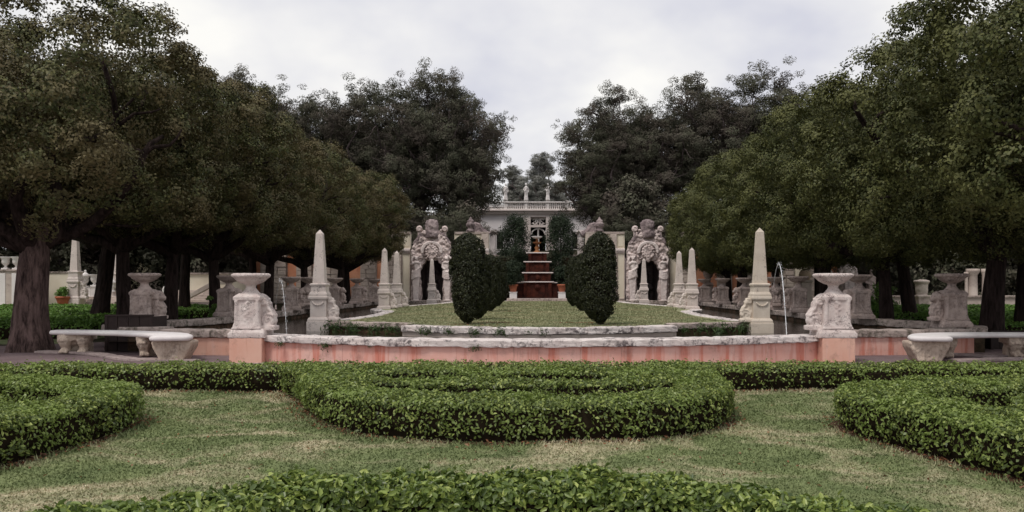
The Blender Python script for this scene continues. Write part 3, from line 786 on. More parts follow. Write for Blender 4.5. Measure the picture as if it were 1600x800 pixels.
# leafy lumps that stand up from the back of the central block
for (x, y, s, lb) in ((0.0, 13.35, 1.05, 'untrimmed leafy hump standing up behind the middle of the central hedges'), (2.05, 13.3, 0.8, 'lower untrimmed leafy hump near the right end of the central hedges'), (-2.35, 13.2, 0.7, 'dark untrimmed leafy hump near the left end of the central hedges')):
    rg = np.random.default_rng(int(x * 10) + 50)
    root = empty('hedge_shrub', (x, y, 0), lb, 'shrub', 'untrimmed humps among the parterre hedges')
    C = np.stack([rg.uniform(-0.55, 0.55, 26) * s, rg.uniform(-0.3, 0.3, 26) * s, rg.uniform(0.15, 0.46, 26)], 1)
    C[:, 2] *= 1.05 - 0.4 * (C[:, 0] / (0.6 * s)) ** 2
    Vv, Ff = clump_cloud(C, rg.uniform(0.09, 0.16, 26), 95, (0.056, 0.03), rg, np.array([0, 0, 0.2]))
    link('foliage', np_mesh('foliage', Vv, Ff), 'hedge', root)
    mb = MB()
    for k in range(9):
        c = C[k]; mb.tube([(c[0] * .3, c[1] * .3, 0), (c[0] * .7, c[1] * .7, c[2] * .5), tuple(c)], [0.02, 0.014, 0.006], 5)
    mb.build('stem', 'core', root)
# leaf-mould strips under the hedges, and dry leaves on them
def ribbon(name, P, N, w_, z, mat, seed):
    V = []; F = []
    for i in range(len(P)):
        a = w_ / 2 + 0.02 + 0.14 * mnoise.noise((P[i, 0] * 4.5, P[i, 1] * 4.5, seed)); b = w_ / 2 + 0.02 + 0.14 * mnoise.noise((P[i, 0] * 4.5, P[i, 1] * 4.5, seed + 9))
        p_, q_ = P[i] - N[i] * a, P[i] + N[i] * b; V += [(p_[0], p_[1], float(lawn_h(p_[0], p_[1])) + z), (q_[0], q_[1], float(lawn_h(q_[0], q_[1])) + z)]
    F = [(2 * i, 2 * i + 1, 2 * i + 3, 2 * i + 2) for i in range(len(P) - 1)]
    o = link(name, np_mesh(name, V, F), mat); o['kind'] = 'structure'
LP = []
for k, ((root, P, N), pts, w_) in enumerate(H):
    ribbon('hedge_bed_soil', P, N, w_, 0.005 + 0.0012 * k, 'soil', k)
    rr = np.random.default_rng(100 + k)
    m_ = int(len(P) * 34); i = rr.integers(0, len(P), m_); off = (w_ / 2 + np.abs(rr.normal(0.09, 0.05, m_))) * rr.choice([-1, 1], m_)
    tx = P[i, 0] + N[i, 0] * off + rr.normal(0, .04, m_); ty = P[i, 1] + N[i, 1] * off + rr.normal(0, .04, m_)
    TU.append(np.stack([tx, ty, lawn_h(tx, ty)], 1))
    n = int(len(P) * 9); i = rr.integers(0, len(P), n); off = (w_ / 2 + rr.normal(0.02, 0.10, n)) * rr.choice([-1, 1], n)
    LP.append(np.stack([P[i, 0] + N[i, 0] * off + rr.normal(0, .03, n), P[i, 1] + N[i, 1] * off + rr.normal(0, .03, n), lawn_h(P[i, 0] + N[i, 0] * off, P[i, 1] + N[i, 1] * off) + .03], 1))
tu_ = np.concatenate(TU); tu_ = tu_[tu_[:, 1] < 15.0]; tag(link('grass_tufts', tuft_mesh(tu_, .05, 9), 'blade'), 'longer untrimmed grass along the feet of the clipped hedges', 'grass', kind='stuff')
LP = np.concatenate(LP); rr = np.random.default_rng(5)
Vv, Ff = leaves(LP, np.tile([0, 0, 1.0], (len(LP), 1)), 0.05, 0.028, rr, 0.35)
tag(link('leaf_litter', np_mesh('leaf_litter', Vv, Ff), 'litter'), 'dry reddish leaves fallen along the feet of the clipped hedges', 'fallen leaves', kind='stuff')

rr = np.random.default_rng(77)
n = 420
d = 5.6 + 8 * rr.uniform(0, 1, n); xb = X(rr.uniform(60, 1540, n), d)
Vv, Ff = leaves(np.stack([xb, d, lawn_h(xb, d) + .018], 1), np.tile([0, 0, 1.0], (n, 1)), 0.042, 0.022, rr, 0.4)
tag(link('scattered_leaves', np_mesh('scattered_leaves', Vv, Ff), 'litter'), 'a few dry leaves scattered over the open front lawn', 'fallen leaves', kind='stuff')

# ------------------------------------------------------------------ basin
WZ = 0.30
BX = 0.1        # x of the basin's axis
def arc_pts(a, b, depth, n):
    """points from a to b bowing towards the camera by depth"""
    o = []
    for i in range(n + 1):
        t = i / n
        o.append((a[0] + (b[0] - a[0]) * t, a[1] + (b[1] - a[1]) * t - depth * (1 - (2 * t - 1) ** 2)))
    return o
water_poly = [(-11.2, 21.5), (-6.9, 20.9), (-6.3, 18.9), (0.1, 17.2), (6.4, 18.9), (7.0, 20.9), (11.2, 21.2), (11.9, 24.5), (10.4, 28), (10.4, 54), (6, 58.4), (-6, 58.4), (-10.6, 54), (-10.6, 28), (-11.6, 24.5)]
sheet('pond_water', water_poly, WZ, 'water')

def stones(root, line, w_, z0, z1, mat, length, rng, name='coping_stone', rag=0.02, gap=0.005, prof='round', jit=0.006):
    """coping along a line: one worn block per object"""
    P = catmull(line, 0.08); T, N = frames(P)
    seg = np.linalg.norm(np.diff(P, axis=0), axis=1); cs = np.concatenate([[0], np.cumsum(seg)]); Lt = cs[-1]
    s = 0.0; o = []
    while s < Lt - 0.1:
        e = min(Lt, s + length * rng.uniform(0.8, 1.2))
        if Lt - e < length * 0.4: e = Lt
        nst = max(3, int((e - s) / 0.13) + 1)
        ss = np.linspace(s + gap / 2, e - gap / 2, nst)
        dz = rng.uniform(-jit, jit); dl = rng.uniform(-jit, jit)
        hw = w_ / 2; h = z1 - z0
        pr = [(-hw + .008, 0), (-hw, h * .12), (-hw, h * .5), (-hw, h * .86), (-hw + .018, h), (hw - .018, h), (hw, h * .86), (hw, h * .5), (hw, h * .12), (hw - .008, 0)]
        m = len(pr); V = []; F = []
        xm, ym = np.interp((s + e) / 2, cs, P[:, 0]), np.interp((s + e) / 2, cs, P[:, 1])
        for i, q in enumerate(ss):
            x, y = np.interp(q, cs, P[:, 0]), np.interp(q, cs, P[:, 1]); nx, ny = np.interp(q, cs, N[:, 0]), np.interp(q, cs, N[:, 1])
            endk = 0.012 if i in (0, nst - 1) else 0
            for (a, b) in pr:
                k = mnoise.fractal(Vector((x * 4 + a * 3, y * 4, b * 8 + dz * 100)), 1, 2, 3) * rag
                kb = (rng.uniform(-.4, 1) * rag * 0.9) if b < h * 0.3 else 0
                a2 = a * (1 - endk / hw) + dl + k * (1 if a > 0 else -1); b2 = b + dz + k * 0.6 + kb - (endk if b > h * .5 else 0)
                V.append((x + nx * a2 - xm, y + ny * a2 - ym, b2))
        for i in range(nst - 1):
            for k in range(m):
                q = (k + 1) % m
                F.append((i * m + k, (i + 1) * m + k, (i + 1) * m + q, i * m + q))
        F.append(tuple(range(m))); F.append(tuple((nst - 1) * m + k for k in range(m - 1, -1, -1)))
        ob = MB().add(V, F).build(name, mat, root, False)
        ob.location = (xm - root.location[0], ym - root.location[1], z0 - root.location[2])
        for p in ob.data.polygons:
            if len(p.vertices) > 4: p.use_smooth = False
        o.append(ob); s = e
    return o
def panels(root, line, th, z0, z1, mat, length, name='wall_panel', gap=0.004, inset=0.0, seed=0):
    P = catmull(line, 0.1); T, N = frames(P)
    seg = np.linalg.norm(np.diff(P, axis=0), axis=1); cs = np.concatenate([[0], np.cumsum(seg)]); Lt = cs[-1]
    n = max(1, round(Lt / length)); o = []
    for k in range(n):
        a, b = Lt * k / n + gap / 2, Lt * (k + 1) / n - gap / 2
        ss = np.linspace(a, b, 5); pl = []
        pr = 0.0015 * ((k * 7) % 3)
        for q in ss: pl.append((np.interp(q, cs, P[:, 0]) + np.interp(q, cs, N[:, 0]) * (th / 2 + pr), np.interp(q, cs, P[:, 1]) + np.interp(q, cs, N[:, 1]) * (th / 2 + pr)))
        for q in ss[::-1]: pl.append((np.interp(q, cs, P[:, 0]) - np.interp(q, cs, N[:, 0]) * th / 2, np.interp(q, cs, P[:, 1]) - np.interp(q, cs, N[:, 1]) * th / 2))
        ox, oy = pl[2]
        ob = MB().slab([(x - ox, y - oy) for x, y in pl], 0, z1 - z0).build(name, mat, root)
        ob.location = (ox - root.location[0], oy - root.location[1], z0 - root.location[2]); o.append(ob)
    return o
rs = random.Random(5)
class RNG:
    def __init__(s, k): s.r = random.Random(k)
    def uniform(s, a, b): return s.r.uniform(a, b)
bw = empty('basin_wall', (BX, 17.2, 0), 'bowed pink stucco wall with pale pitted coping at the front of the basin', 'wall')
front_line = arc_pts((-6.35, 18.95), (6.45, 18.95), 1.72, 8)
stones(bw, front_line, 0.62, 0.50, 0.65, 'coping', 1.5, RNG(1), rag=0.02)
pl_line = [(x, y - 0.0) for x, y in front_line]
panels(bw, pl_line, 0.44, 0.0, 0.498, 'pink', 0.85)
# weeds on the coping
def weed(name, x, y, z, s, label, seed, n=70, drop=0.5, grp='weeds growing on the basin walls'):
    rg = np.random.default_rng(seed)
    root = empty(name, (x, y, z), label, 'weed', grp)
    d = rg.normal(0, 1, (n, 3)); d[:, 2] = d[:, 2] * 0.7 + 0.2; d /= np.linalg.norm(d, axis=1)[:, None]
    p = d * (rg.uniform(0.2, 1, n) * s)[:, None]; p[:, 2] -= drop * s * rg.uniform(0, 1, n); p[:, 0] *= 1.3
    nor = d + np.array([0, -0.5, 0.3])
    Vv, Ff = leaves(p, nor, s * 0.55, s * 0.13, rg, 0.5)
    link('fronds', np_mesh('fronds', Vv, Ff), 'weed', root)
    mb = MB()
    for k in range(6): mb.tube([(0, 0, 0), tuple(p[k] * 0.5), tuple(p[k])], [0.006, 0.005, 0.003], 4)
    mb.build('stems', 'weed', root)
    return root
def on_front(px):
    x = X(px, 17.6); t = (x + 6.35) / 12.8; y = 18.95 - 1.72 * (1 - (2 * t - 1) ** 2) - 0.3
    return X(px, y), y
for i, (pxx, s, lb) in enumerate(((508, 0.13, 'largest fern tuft hanging from the pink wall coping, near the left obelisk'), (437, 0.10, 'fern tuft hanging from the left end of the pink wall coping'), (578, 0.06, 'tiny weed in a joint of the pink wall coping, left of centre'), (742, 0.11, 'trailing weed under the pink wall coping before the left topiary'))):
    x, y = on_front(pxx); weed('fern_tuft', x, y, 0.5, s, lb, 20 + i)

# pier blocks under the near fountain pedestals
def pier(x, y, label):
    r = empty('wall_pier', (x, y, 0), label, 'pier', 'pink piers carrying the near stone dishes')
    MB().box(-0.36, 0.36, -0.36, 0.42, 0.0, 0.597).build('pier_block', 'pink_plain', r, bevel=0.012)
    MB().box(-0.40, 0.40, -0.40, 0.42, -0.01, 0.06).build('pier_foot', 'coping_mossy', r, bevel=0.012)
    return r
PLX, PRX, PY = X(391, 18.6), X(1303, 18.6), 18.65
pier(PLX, PY, 'plain pink pier under the left near dish pedestal')
pier(PRX, PY, 'plain pink pier under the right near dish pedestal')
# wing walls and side-lobe rims
def rim(name, label, line, w_, z0, z1, mat, wallmat, length=1.3, seed=1, cat='wall', grp=None, wz=0.0, th=None, plen=1.1):
    r = empty(name, (line[0][0], line[0][1], 0), label, cat, grp)
    stones(r, line, w_, z0, z1, mat, length, RNG(seed), rag=0.022)
    panels(r, line, th or w_ * 0.7, wz, z0 - 0.002, wallmat, plen)
    return r
rim('wing_wall', 'low pink wing wall left of the left pier, behind the marble bench', [(-6.95, 20.75), (-7.9, 20.9), (-8.8, 21.0), (-9.5, 21.1)], 0.50, 0.45, 0.65, 'coping_mossy', 'pink_plain', seed=3)
rim('wing_wall', 'low pink wing wall right of the right pier, behind the marble bench', [(7.05, 20.75), (8.3, 20.9), (9.6, 21.0), (11.0, 21.1)], 0.50, 0.46, 0.65, 'coping_mossy', 'pink', seed=4)
MB().box(-0.2, 0.2, 0, 1.9, 0.0, 0.60).build('x', 'pink_plain')  # replaced below
bpy.data.objects.remove(bpy.data.objects['x'])
rim('wing_wall', 'short return wall joining the left pier to its wing wall', [(-6.5, 19.05), (-6.72, 20.0), (-6.9, 20.7)], 0.42, 0.47, 0.63, 'coping_mossy', 'pink_plain', seed=5)
rim('wing_wall', 'short return wall joining the right pier to its wing wall', [(6.75, 19.05), (6.9, 20.0), (7.0, 20.7)], 0.42, 0.47, 0.63, 'coping_mossy', 'pink_plain', seed=6)
rim('basin_rim', 'mossy stone rim closing the left side of the basin under the trees', [(-9.7, 22.0), (-11.0, 22.2), (-11.9, 23.4), (-11.6, 25.0), (-10.9, 27.0), (-10.6, 29.0), (-10.55, 34), (-10.55, 40), (-10.5, 46), (-10.3, 52), (-9.4, 55.5)], 0.5, 0.45, 0.66, 'coping_mossy', 'mossy_wall', 1.6, 7, plen=2.0)
rim('basin_rim', 'mossy stone rim closing the right side of the basin under the trees', [(11.45, 21.6), (12.0, 23.0), (11.8, 25.0), (11.0, 27.0), (10.5, 29.0), (10.5, 34), (10.5, 40), (10.45, 46), (10.3, 52), (9.4, 55.5)], 0.5, 0.45, 0.66, 'coping_mossy', 'mossy_wall', 1.6, 8, plen=2.0)

# ------------------------------------------------------------------ island
IZ = 0.58
rg_ = np.random.default_rng(9)
nb = 90000
d = 23.4 + 33 * rg_.uniform(0, 1, nb) ** 1.3
xb = rg_.uniform(-1, 1, nb) * np.interp(d, [23.4, 24.3, 25.6, 27, 31, 37, 41, 46, 51, 57], [2.2, 3.3, 4.4, 6.0, 5.8, 6.2, 7.0, 6.4, 5.3, 5.0])
hb = (.02 + .0006 * d) * rg_.uniform(.4, 1.3, nb); wb = .008 + .0006 * d; an = rg_.uniform(0, 2 * PI, nb); ln = rg_.normal(0, .6, (nb, 2)) * hb[:, None]
bx_, by_ = np.cos(an) * wb, np.sin(an) * wb; zb = np.full(nb, IZ - .002)
V = np.stack([np.stack([xb - bx_, d - by_, zb], 1), np.stack([xb + bx_, d + by_, zb], 1), np.stack([xb + ln[:, 0], d + ln[:, 1], zb + hb], 1)], 1).reshape(-1, 3)
M['island_blade'] = lawn_mat('island_grass_blades', ((0.19, 0.215, 0.115), (0.28, 0.295, 0.165)), (0.42, 0.37, 0.24), 0.44, 0.64, 0.7, True)
tag(link('island_grass', np_mesh('island_grass', V, np.arange(nb * 3).reshape(-1, 3)), 'island_blade'), 'short pale green grass of the lawn inside the basin', 'grass', kind='stuff')
isl = [(-6.75, 26.9), (-3.7, 25.2), (-3.7, 24.2), (-2, 23.1), (0, 22.7), (2, 22.9), (3.85, 24.0), (3.85, 25.0), (6.9, 26.2)]
left_side = [(-6.5, 27.5), (-6.15, 31.5), (-6.4, 36), (-7.4, 38.4), (-7.6, 41), (-7.3, 44.5), (-6.5, 47), (-5.7, 51), (-5.4, 56)]
right_side = [(6.6, 27.0), (6.3, 31.5), (6.5, 36), (7.4, 38.4), (7.6, 41), (7.3, 44.5), (6.6, 47), (5.9, 51), (5.6, 56)]
sheet('island_lawn', [tuple(p) for p in catmull([(-6.5, 27.2), (-3.7, 25.1), (-3.5, 24.2), (-2, 23.3), (0, 22.95), (2, 23.15), (3.7, 24.1), (3.85, 24.9), (6.5, 26.8)], 0.5)] + right_side[1:] + left_side[:0:-1], IZ, 'island')
def isl_edge(label, line, mat, seed, w_=0.5, z0=0.44, z1=0.60, wm='mossy_wall', length=1.4):
    r = empty('island_kerb', (line[0][0], line[0][1], WZ - 0.15), label, 'kerb', 'stone kerbs round the island lawn')
    stones(r, line, w_, z0, z1, mat, length, RNG(seed), rag=0.025)
    panels(r, line, w_ * 0.75, WZ - 0.15, z0 - 0.003, wm, 2.2)
isl_edge('pale kerb at the front of the island, bowed towards the camera', arc_pts((-3.75, 24.15), (3.9, 23.95), 1.35, 6), 'coping', 11, 0.55, 0.42, 0.60, 'rustic', 1.5)
isl_edge('set-back mossy kerb between the left obelisk and the bowed kerb', [(-6.6, 26.5), (-5.2, 25.9), (-3.75, 25.2)], 'coping_mossy', 12)
isl_edge('set-back mossy kerb between the right obelisk and the bowed kerb', [(3.9, 25.0), (5.3, 25.5), (6.7, 26.0)], 'coping_mossy', 13)
isl_edge('pale kerb running back along the left side of the island', left_side, 'coping', 14, 0.5, 0.44, 0.60, 'mossy_wall', 1.8)
isl_edge('pale kerb running back along the right side of the island', right_side, 'coping', 15, 0.5, 0.44, 0.60, 'mossy_wall', 1.8)
for i, (pxx, s, lb) in enumerate(((662, 0.22, 'dark fern clump at the left corner of the bowed kerb'), (700, 0.14, 'small dark fern on the bowed kerb, left of the left topiary'), (742, 0.2, 'dark weeds on the bowed kerb right below the left topiary'), (782, 0.2, 'wide dark weeds on the bowed kerb, right of the left topiary'), (826, 0.13, 'small tuft of dark fern, middle of the bowed kerb'), (850, 0.17, 'dark fern just right of the middle of the bowed kerb'))):
    y = 23.0 - 0.1 + 1.0 * ((X(pxx, 23.0)) / 3.8) ** 2 - 0.42
    weed('fern_tuft', X(pxx, y), y, 0.50, s, lb, 40 + i, 90, 0.3)
for i, (pxx, y, s, lb) in enumerate(((520, 26.1, 0.32, 'bushy weeds at the foot of the left front obelisk'), (552, 25.8, 0.28, 'first dark weeds right of the left front obelisk'), (585, 25.3, 0.26, 'dark weeds halfway along the left set-back kerb'), (612, 25.0, 0.22, 'dark weeds at the right end of the left set-back kerb'), (1098, 25.0, 0.24, 'dark weeds halfway along the right set-back kerb'), (1128, 25.2, 0.3, 'thick dark weeds towards the right front obelisk'), (1158, 25.5, 0.28, 'dark weeds beside the right front obelisk'), (1070, 24.8, 0.16, 'small dark weeds at the left end of the right set-back kerb'))):
    weed('fern_tuft', X(pxx, y - .3), y - 0.3, 0.47, s, lb, 60 + i, 130, 0.6)

# ================================================================== OBELISKS
def scroll_mb(hx, z0, z1, out_, th):
    """S-shaped console bracket leaning against a die at x=hx, from z0 (big volute) up to z1 (small volute)"""
    mb = MB(); h = z1 - z0
    R1, R2 = out_ * 0.46, out_ * 0.27
    c1 = (hx + out_ - R1, z0 + R1); c2 = (hx + R2 * 0.9, z1 - R2)
    for (c, r, tw, y) in ((c1, R1, 1.55, th), (c2, R2, 1.3, th * 1.1)):
        pts = []
        for k in range(26):
            a = k / 25 * tw * 2 * PI + (0.2 * PI); rr = r * (1 - 0.75 * k / 25)
            pts.append((c[0] + rr * math.cos(a), 0, c[1] + rr * math.sin(a)))
        n = len(pts)
        for s in (-1, 1): mb.tube([(p[0], s * y * 0.42, p[2]) for p in pts], r * 0.17, 6)
        mb.add(*cyl_y(c, r * 0.9, -y * 0.40, y * 0.40))
    sp = [(c1[0] + R1 * 0.75, c1[1] + R1 * 0.6), (c1[0] + R1 * 0.35, c1[1] + R1 * 1.35), (c2[0] + R2 * 1.1, c2[1] - R2 * 1.4), (c2[0] + R2 * 0.95, c2[1])]
    P = catmull(sp, 0.03)
    for s in (-1, 0, 1): mb.tube([(p[0], s * th * 0.36, p[1]) for p in P], out_ * 0.09, 6)
    poly = [(hx - 0.02, z0)] + [(c1[0], z0 + R1 * .5), (c1[0] + R1 * .6, c1[1] + R1 * .5)] + [tuple(p) for p in P[::3]] + [(c2[0], c2[1] + R2 * .5), (hx - 0.02, z1 - R2 * .5)]
    mb.prism(poly, -th * 0.33, th * 0.33)
    mb.box(hx - 0.02, hx + out_ * 1.02, -th * 0.55, th * 0.55, z0 - 0.06, z0 + 0.04)
    return mb
def cyl_y(c, r, y0, y1, n=16):
    vs = [(c[0] + r * math.cos(2 * PI * i / n), y0, c[1] + r * math.sin(2 * PI * i / n)) for i in range(n)] + [(c[0] + r * math.cos(2 * PI * i / n), y1, c[1] + r * math.sin(2 * PI * i / n)) for i in range(n)]
    fs = [tuple(range(n)), tuple(range(2 * n - 1, n - 1, -1))] + [(i, n + i, n + (i + 1) % n, (i + 1) % n) for i in range(n)]
    return vs, fs
def make_obelisk(mat, name='obelisk'):
    r = empty(name, (0, 0, 0), 'x', 'obelisk')
    MB().box(-.345, .345, -.34, .34, -.45, .03).build('plinth', mat, r, bevel=0.02)
    MB().sqlathe([(.32, .03), (.32, .09), (.295, .13), (.27, .16)]).build('base_moulding', mat, r, bevel=0.008)
    MB().sqlathe([(.250, .155), (.250, .70)]).build('pedestal', mat, r, bevel=0.012)
    MB().sqlathe([(.265, .70), (.30, .745), (.30, .80), (.275, .84)]).build('cornice', mat, r, bevel=0.008)
    MB().sqlathe([(.285, .84), (.275, .90), (.235, .97), (.232, 1.13), (.262, 1.16), (.262, 1.205), (.225, 1.23)]).build('collar', mat, r, bevel=0.008)
    MB().sqlathe([(.190, 1.228), (.104, 2.80), (.004, 2.93)]).build('shaft', mat, r, bevel=0.006)
    carve(scroll_mb(.255, .10, .78, .36, .30), 'scroll', mat, r, 0.022, 0.012, 9)
    mb = MB()
    for s in (-1, 1):
        for k in range(7):
            a = PI * (k + .5) / 7; mb.ball((s * 0 + .17 * math.cos(a), -.27, .66 - .12 * math.sin(a)), .035, 6, 4)
    carve(mb, 'garland', mat, r, 0.02, 0.006, 12)
    return r
GO = 'obelisks standing on the island kerb'
ob = make_obelisk('obelisk')
ob.location = (X(500, 26.4), 26.4, IZ); tag(ob, 'tall pale obelisk at the left front corner of the island, scroll on its right', group=GO)
obw = make_obelisk('obelisk_warm')
obw.location = (X(1187, 25.5), 25.5, IZ); obw.scale = (-1, 1, 1); tag(obw, 'yellowed obelisk at the right front corner of the island, scroll on its left', group=GO)
for px_, d_, mir, lb in ((601, 40.0, 1, 'grey obelisk further back on the left kerb, nearer one of the close pair'), (620, 43.5, 1, 'rear one of the close pair of obelisks on the left kerb'),
                         (1081, 39.6, -1, 'taller looking one of the close pair of obelisks on the right kerb'), (1061, 43.5, -1, 'rear one of the close pair of obelisks on the right kerb'),
                         (675, 57.0, 1, 'obelisk standing in front of the left grotto opening'), (1006, 56.6, -1, 'obelisk standing in front of the right grotto opening')):
    copy_tree(ob, (X(px_, d_), d_, IZ), 0, lb, scale=(mir, 1, 1))

# ================================================================== DISH PEDESTALS
def make_dish(mat, name='stone_dish', rugged=0.009, lion=False):
    r = empty(name, (0, 0, 0), 'x', 'dish')
    def blk(mb, nm, vox=0.03, amp=rugged, fq=7): return carve(mb, nm, mat, r, vox, amp, fq)
    blk(MB().box(-.40, .42, -.37, .37, 0, .13, .97, .97).box(-.37, .40, -.34, .34, .12, .20, .92, .92), 'plinth', 0.03, rugged * 1.3)
    body = MB().sqlathe([(.335, .19), (.31, .24), (.285, .34), (.27, .80), (.30, .84), (.30, .90), (.265, .94), (.20, .98)])
    for s in (-1, 1):           # raised edge fillets and a garland hanging down the faces
        body.box(s * .235 - .03, s * .235 + .03, -.31, .31, .26, .82, .97, 1)
    for k in range(13):
        for sx in (-1, 1):
            body.ball((0.02 * math.sin(k * 2.2), sx * .278, .30 + k * .040), (.038, .03, .028), 6, 4)
    carve(body, 'pedestal', mat, r, 0.02, rugged * .5, 12)
    blk(MB().lathe([(.22, .96), (.19, 1.00), (.125, 1.07), (.10, 1.13), (.13, 1.17), (.16, 1.19)], 20), 'neck', 0.022, 0.008)
    prof = [(.10, 1.17), (.19, 1.19), (.30, 1.25), (.365, 1.325), (.395, 1.335), (.41, 1.365), (.405, 1.41), (.385, 1.43), (.35, 1.425), (.31, 1.36), (.15, 1.29), (.01, 1.28)]
    mb = MB().lathe(prof, 40, wob=0.03)
    for k in range(24):
        a = 2 * PI * k / 24; mb.ball((.40 * math.cos(a), .40 * math.sin(a), 1.385), .034, 6, 4)
    blk(mb, 'bowl', 0.02, rugged * 0.5, 10)
    sc = scroll_mb(.24, .22, .88, .34, .34)
    if lion:
        sc.ball((.40, 0, .80), (.15, .15, .15), 10, 7); sc.ball((.52, 0, .74), (.08, .09, .08), 8, 6)
        for k in range(10): sc.ball((.36 + .05 * math.sin(k), .16 * math.cos(k * 1.3), .66 + .2 * math.sin(k * 1.7)), .06, 6, 4)
    blk(sc, 'scroll', 0.02, 0.008, 9)
    return r
GD = 'stone dishes on carved pedestals round the basin'
dish = make_dish('coral')
dish.location = (PLX, PY, 0.60); tag(dish, 'nearest left stone dish on a pale carved pedestal, beside the end of the pink wall', group=GD)
copy_tree(dish, (PRX, PY, 0.60), 0, 'nearest right stone dish with a thick white rim on its carved pedestal', scale=(-1.04, 1, 1))
dd = make_dish('coral_dark', lion=True)  # dishes under the trees use the coral with shade in its colour
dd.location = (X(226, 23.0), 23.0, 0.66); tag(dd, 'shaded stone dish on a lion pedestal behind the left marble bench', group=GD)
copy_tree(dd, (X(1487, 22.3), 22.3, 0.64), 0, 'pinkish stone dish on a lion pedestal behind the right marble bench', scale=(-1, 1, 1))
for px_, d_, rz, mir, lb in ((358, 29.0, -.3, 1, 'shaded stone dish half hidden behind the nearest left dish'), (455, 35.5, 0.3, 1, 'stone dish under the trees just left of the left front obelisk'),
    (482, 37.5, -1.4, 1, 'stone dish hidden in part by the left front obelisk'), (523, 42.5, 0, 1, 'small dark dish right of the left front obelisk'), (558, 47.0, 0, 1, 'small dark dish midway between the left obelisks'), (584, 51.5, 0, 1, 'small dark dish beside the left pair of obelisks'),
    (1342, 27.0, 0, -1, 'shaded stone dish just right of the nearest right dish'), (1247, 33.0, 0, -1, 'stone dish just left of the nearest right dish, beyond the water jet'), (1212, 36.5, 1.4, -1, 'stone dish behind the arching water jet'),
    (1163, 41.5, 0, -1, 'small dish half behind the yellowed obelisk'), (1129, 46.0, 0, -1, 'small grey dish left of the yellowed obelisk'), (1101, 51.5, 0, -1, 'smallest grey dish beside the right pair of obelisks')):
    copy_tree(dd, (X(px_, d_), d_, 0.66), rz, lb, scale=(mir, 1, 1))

# ================================================================== WATER JETS
def jet(pts, rad, label, src):
    r = empty('water_jet', pts[0], label, 'water jet', 'jets of water')
    P = [(p[0] - pts[0][0], p[1] - pts[0][1], p[2] - pts[0][2]) for p in pts]
    mb = MB().tube(P, rad, 7)
    rg = random.Random(3)
    n = len(P)
    for k in range(90):
        i = rg.randrange(n // 3, n); p = P[i]
        mb.ball((p[0] + rg.uniform(-.05, .05), p[1] + rg.uniform(-.04, .04), p[2] + rg.uniform(-.05, .05)), rg.uniform(.004, .010), 5, 4)
    for k in range(40):
        p = P[-1]; a_ = rg.uniform(0, 6.28); q_ = rg.uniform(0, .16)
        mb.ball((p[0] + q_ * math.cos(a_), p[1] + q_ * math.sin(a_), p[2] + rg.uniform(0, .12) * (1 - q_ * 4) + .01), rg.uniform(.004, .009), 5, 4)
    mb.build('stream', 'jet', r, True)
    MB().tube([(0, 0, -.10), (0, 0, 0.02)], [.03, .018], 8).build('nozzle', 'coral_dark', r)
    return r
def parabola(a, top, b, n=26):
    o = []
    for i in range(n + 1):
        t = i / n
        x = a[0] + (b[0] - a[0]) * t; y = a[1] + (b[1] - a[1]) * t
        tm = 0.42
        z = top - (top - a[2]) * ((t - tm) / tm) ** 2 if t < tm else top - (top - b[2]) * ((t - tm) / (1 - tm)) ** 2
        o.append((x, y, z))
    return o
jet(parabola((X(1209, 24.5), 24.5, 1.75), Z(412, 22.5), (X(1230, 20.3), 20.3, WZ)), list(np.linspace(.009, .014, 13)) + list(np.linspace(.014, .009, 14)), 'arching jet of water right of the yellowed obelisk', 0)
jet(parabola((X(438, 23.0), 22.6, 1.2), Z(438, 22.0), (X(449, 20.3), 20.3, WZ)), list(np.linspace(.003, .006, 13)) + list(np.linspace(.006, .004, 14)), 'thin falling jet of water between the nearest left dish and the left obelisk', 0)
r = empty('stepping_slab', (X(1232, 20.0), 20.0, WZ), 'pale flat stone slab at the water under the arching jet', 'slab')
MB().box(-.5, .9, -.35, .35, -.1, .20, .96, .96).build('slab_stone', 'coping', r, bevel=0.02)
r = empty('stepping_slab', (X(452, 20.1), 20.1, WZ), 'pale flat stone slab at the water under the thin jet', 'slab')
MB().box(-.6, .55, -.3, .3, -.1, .19, .96, .96).build('slab_stone', 'coping', r, bevel=0.02)

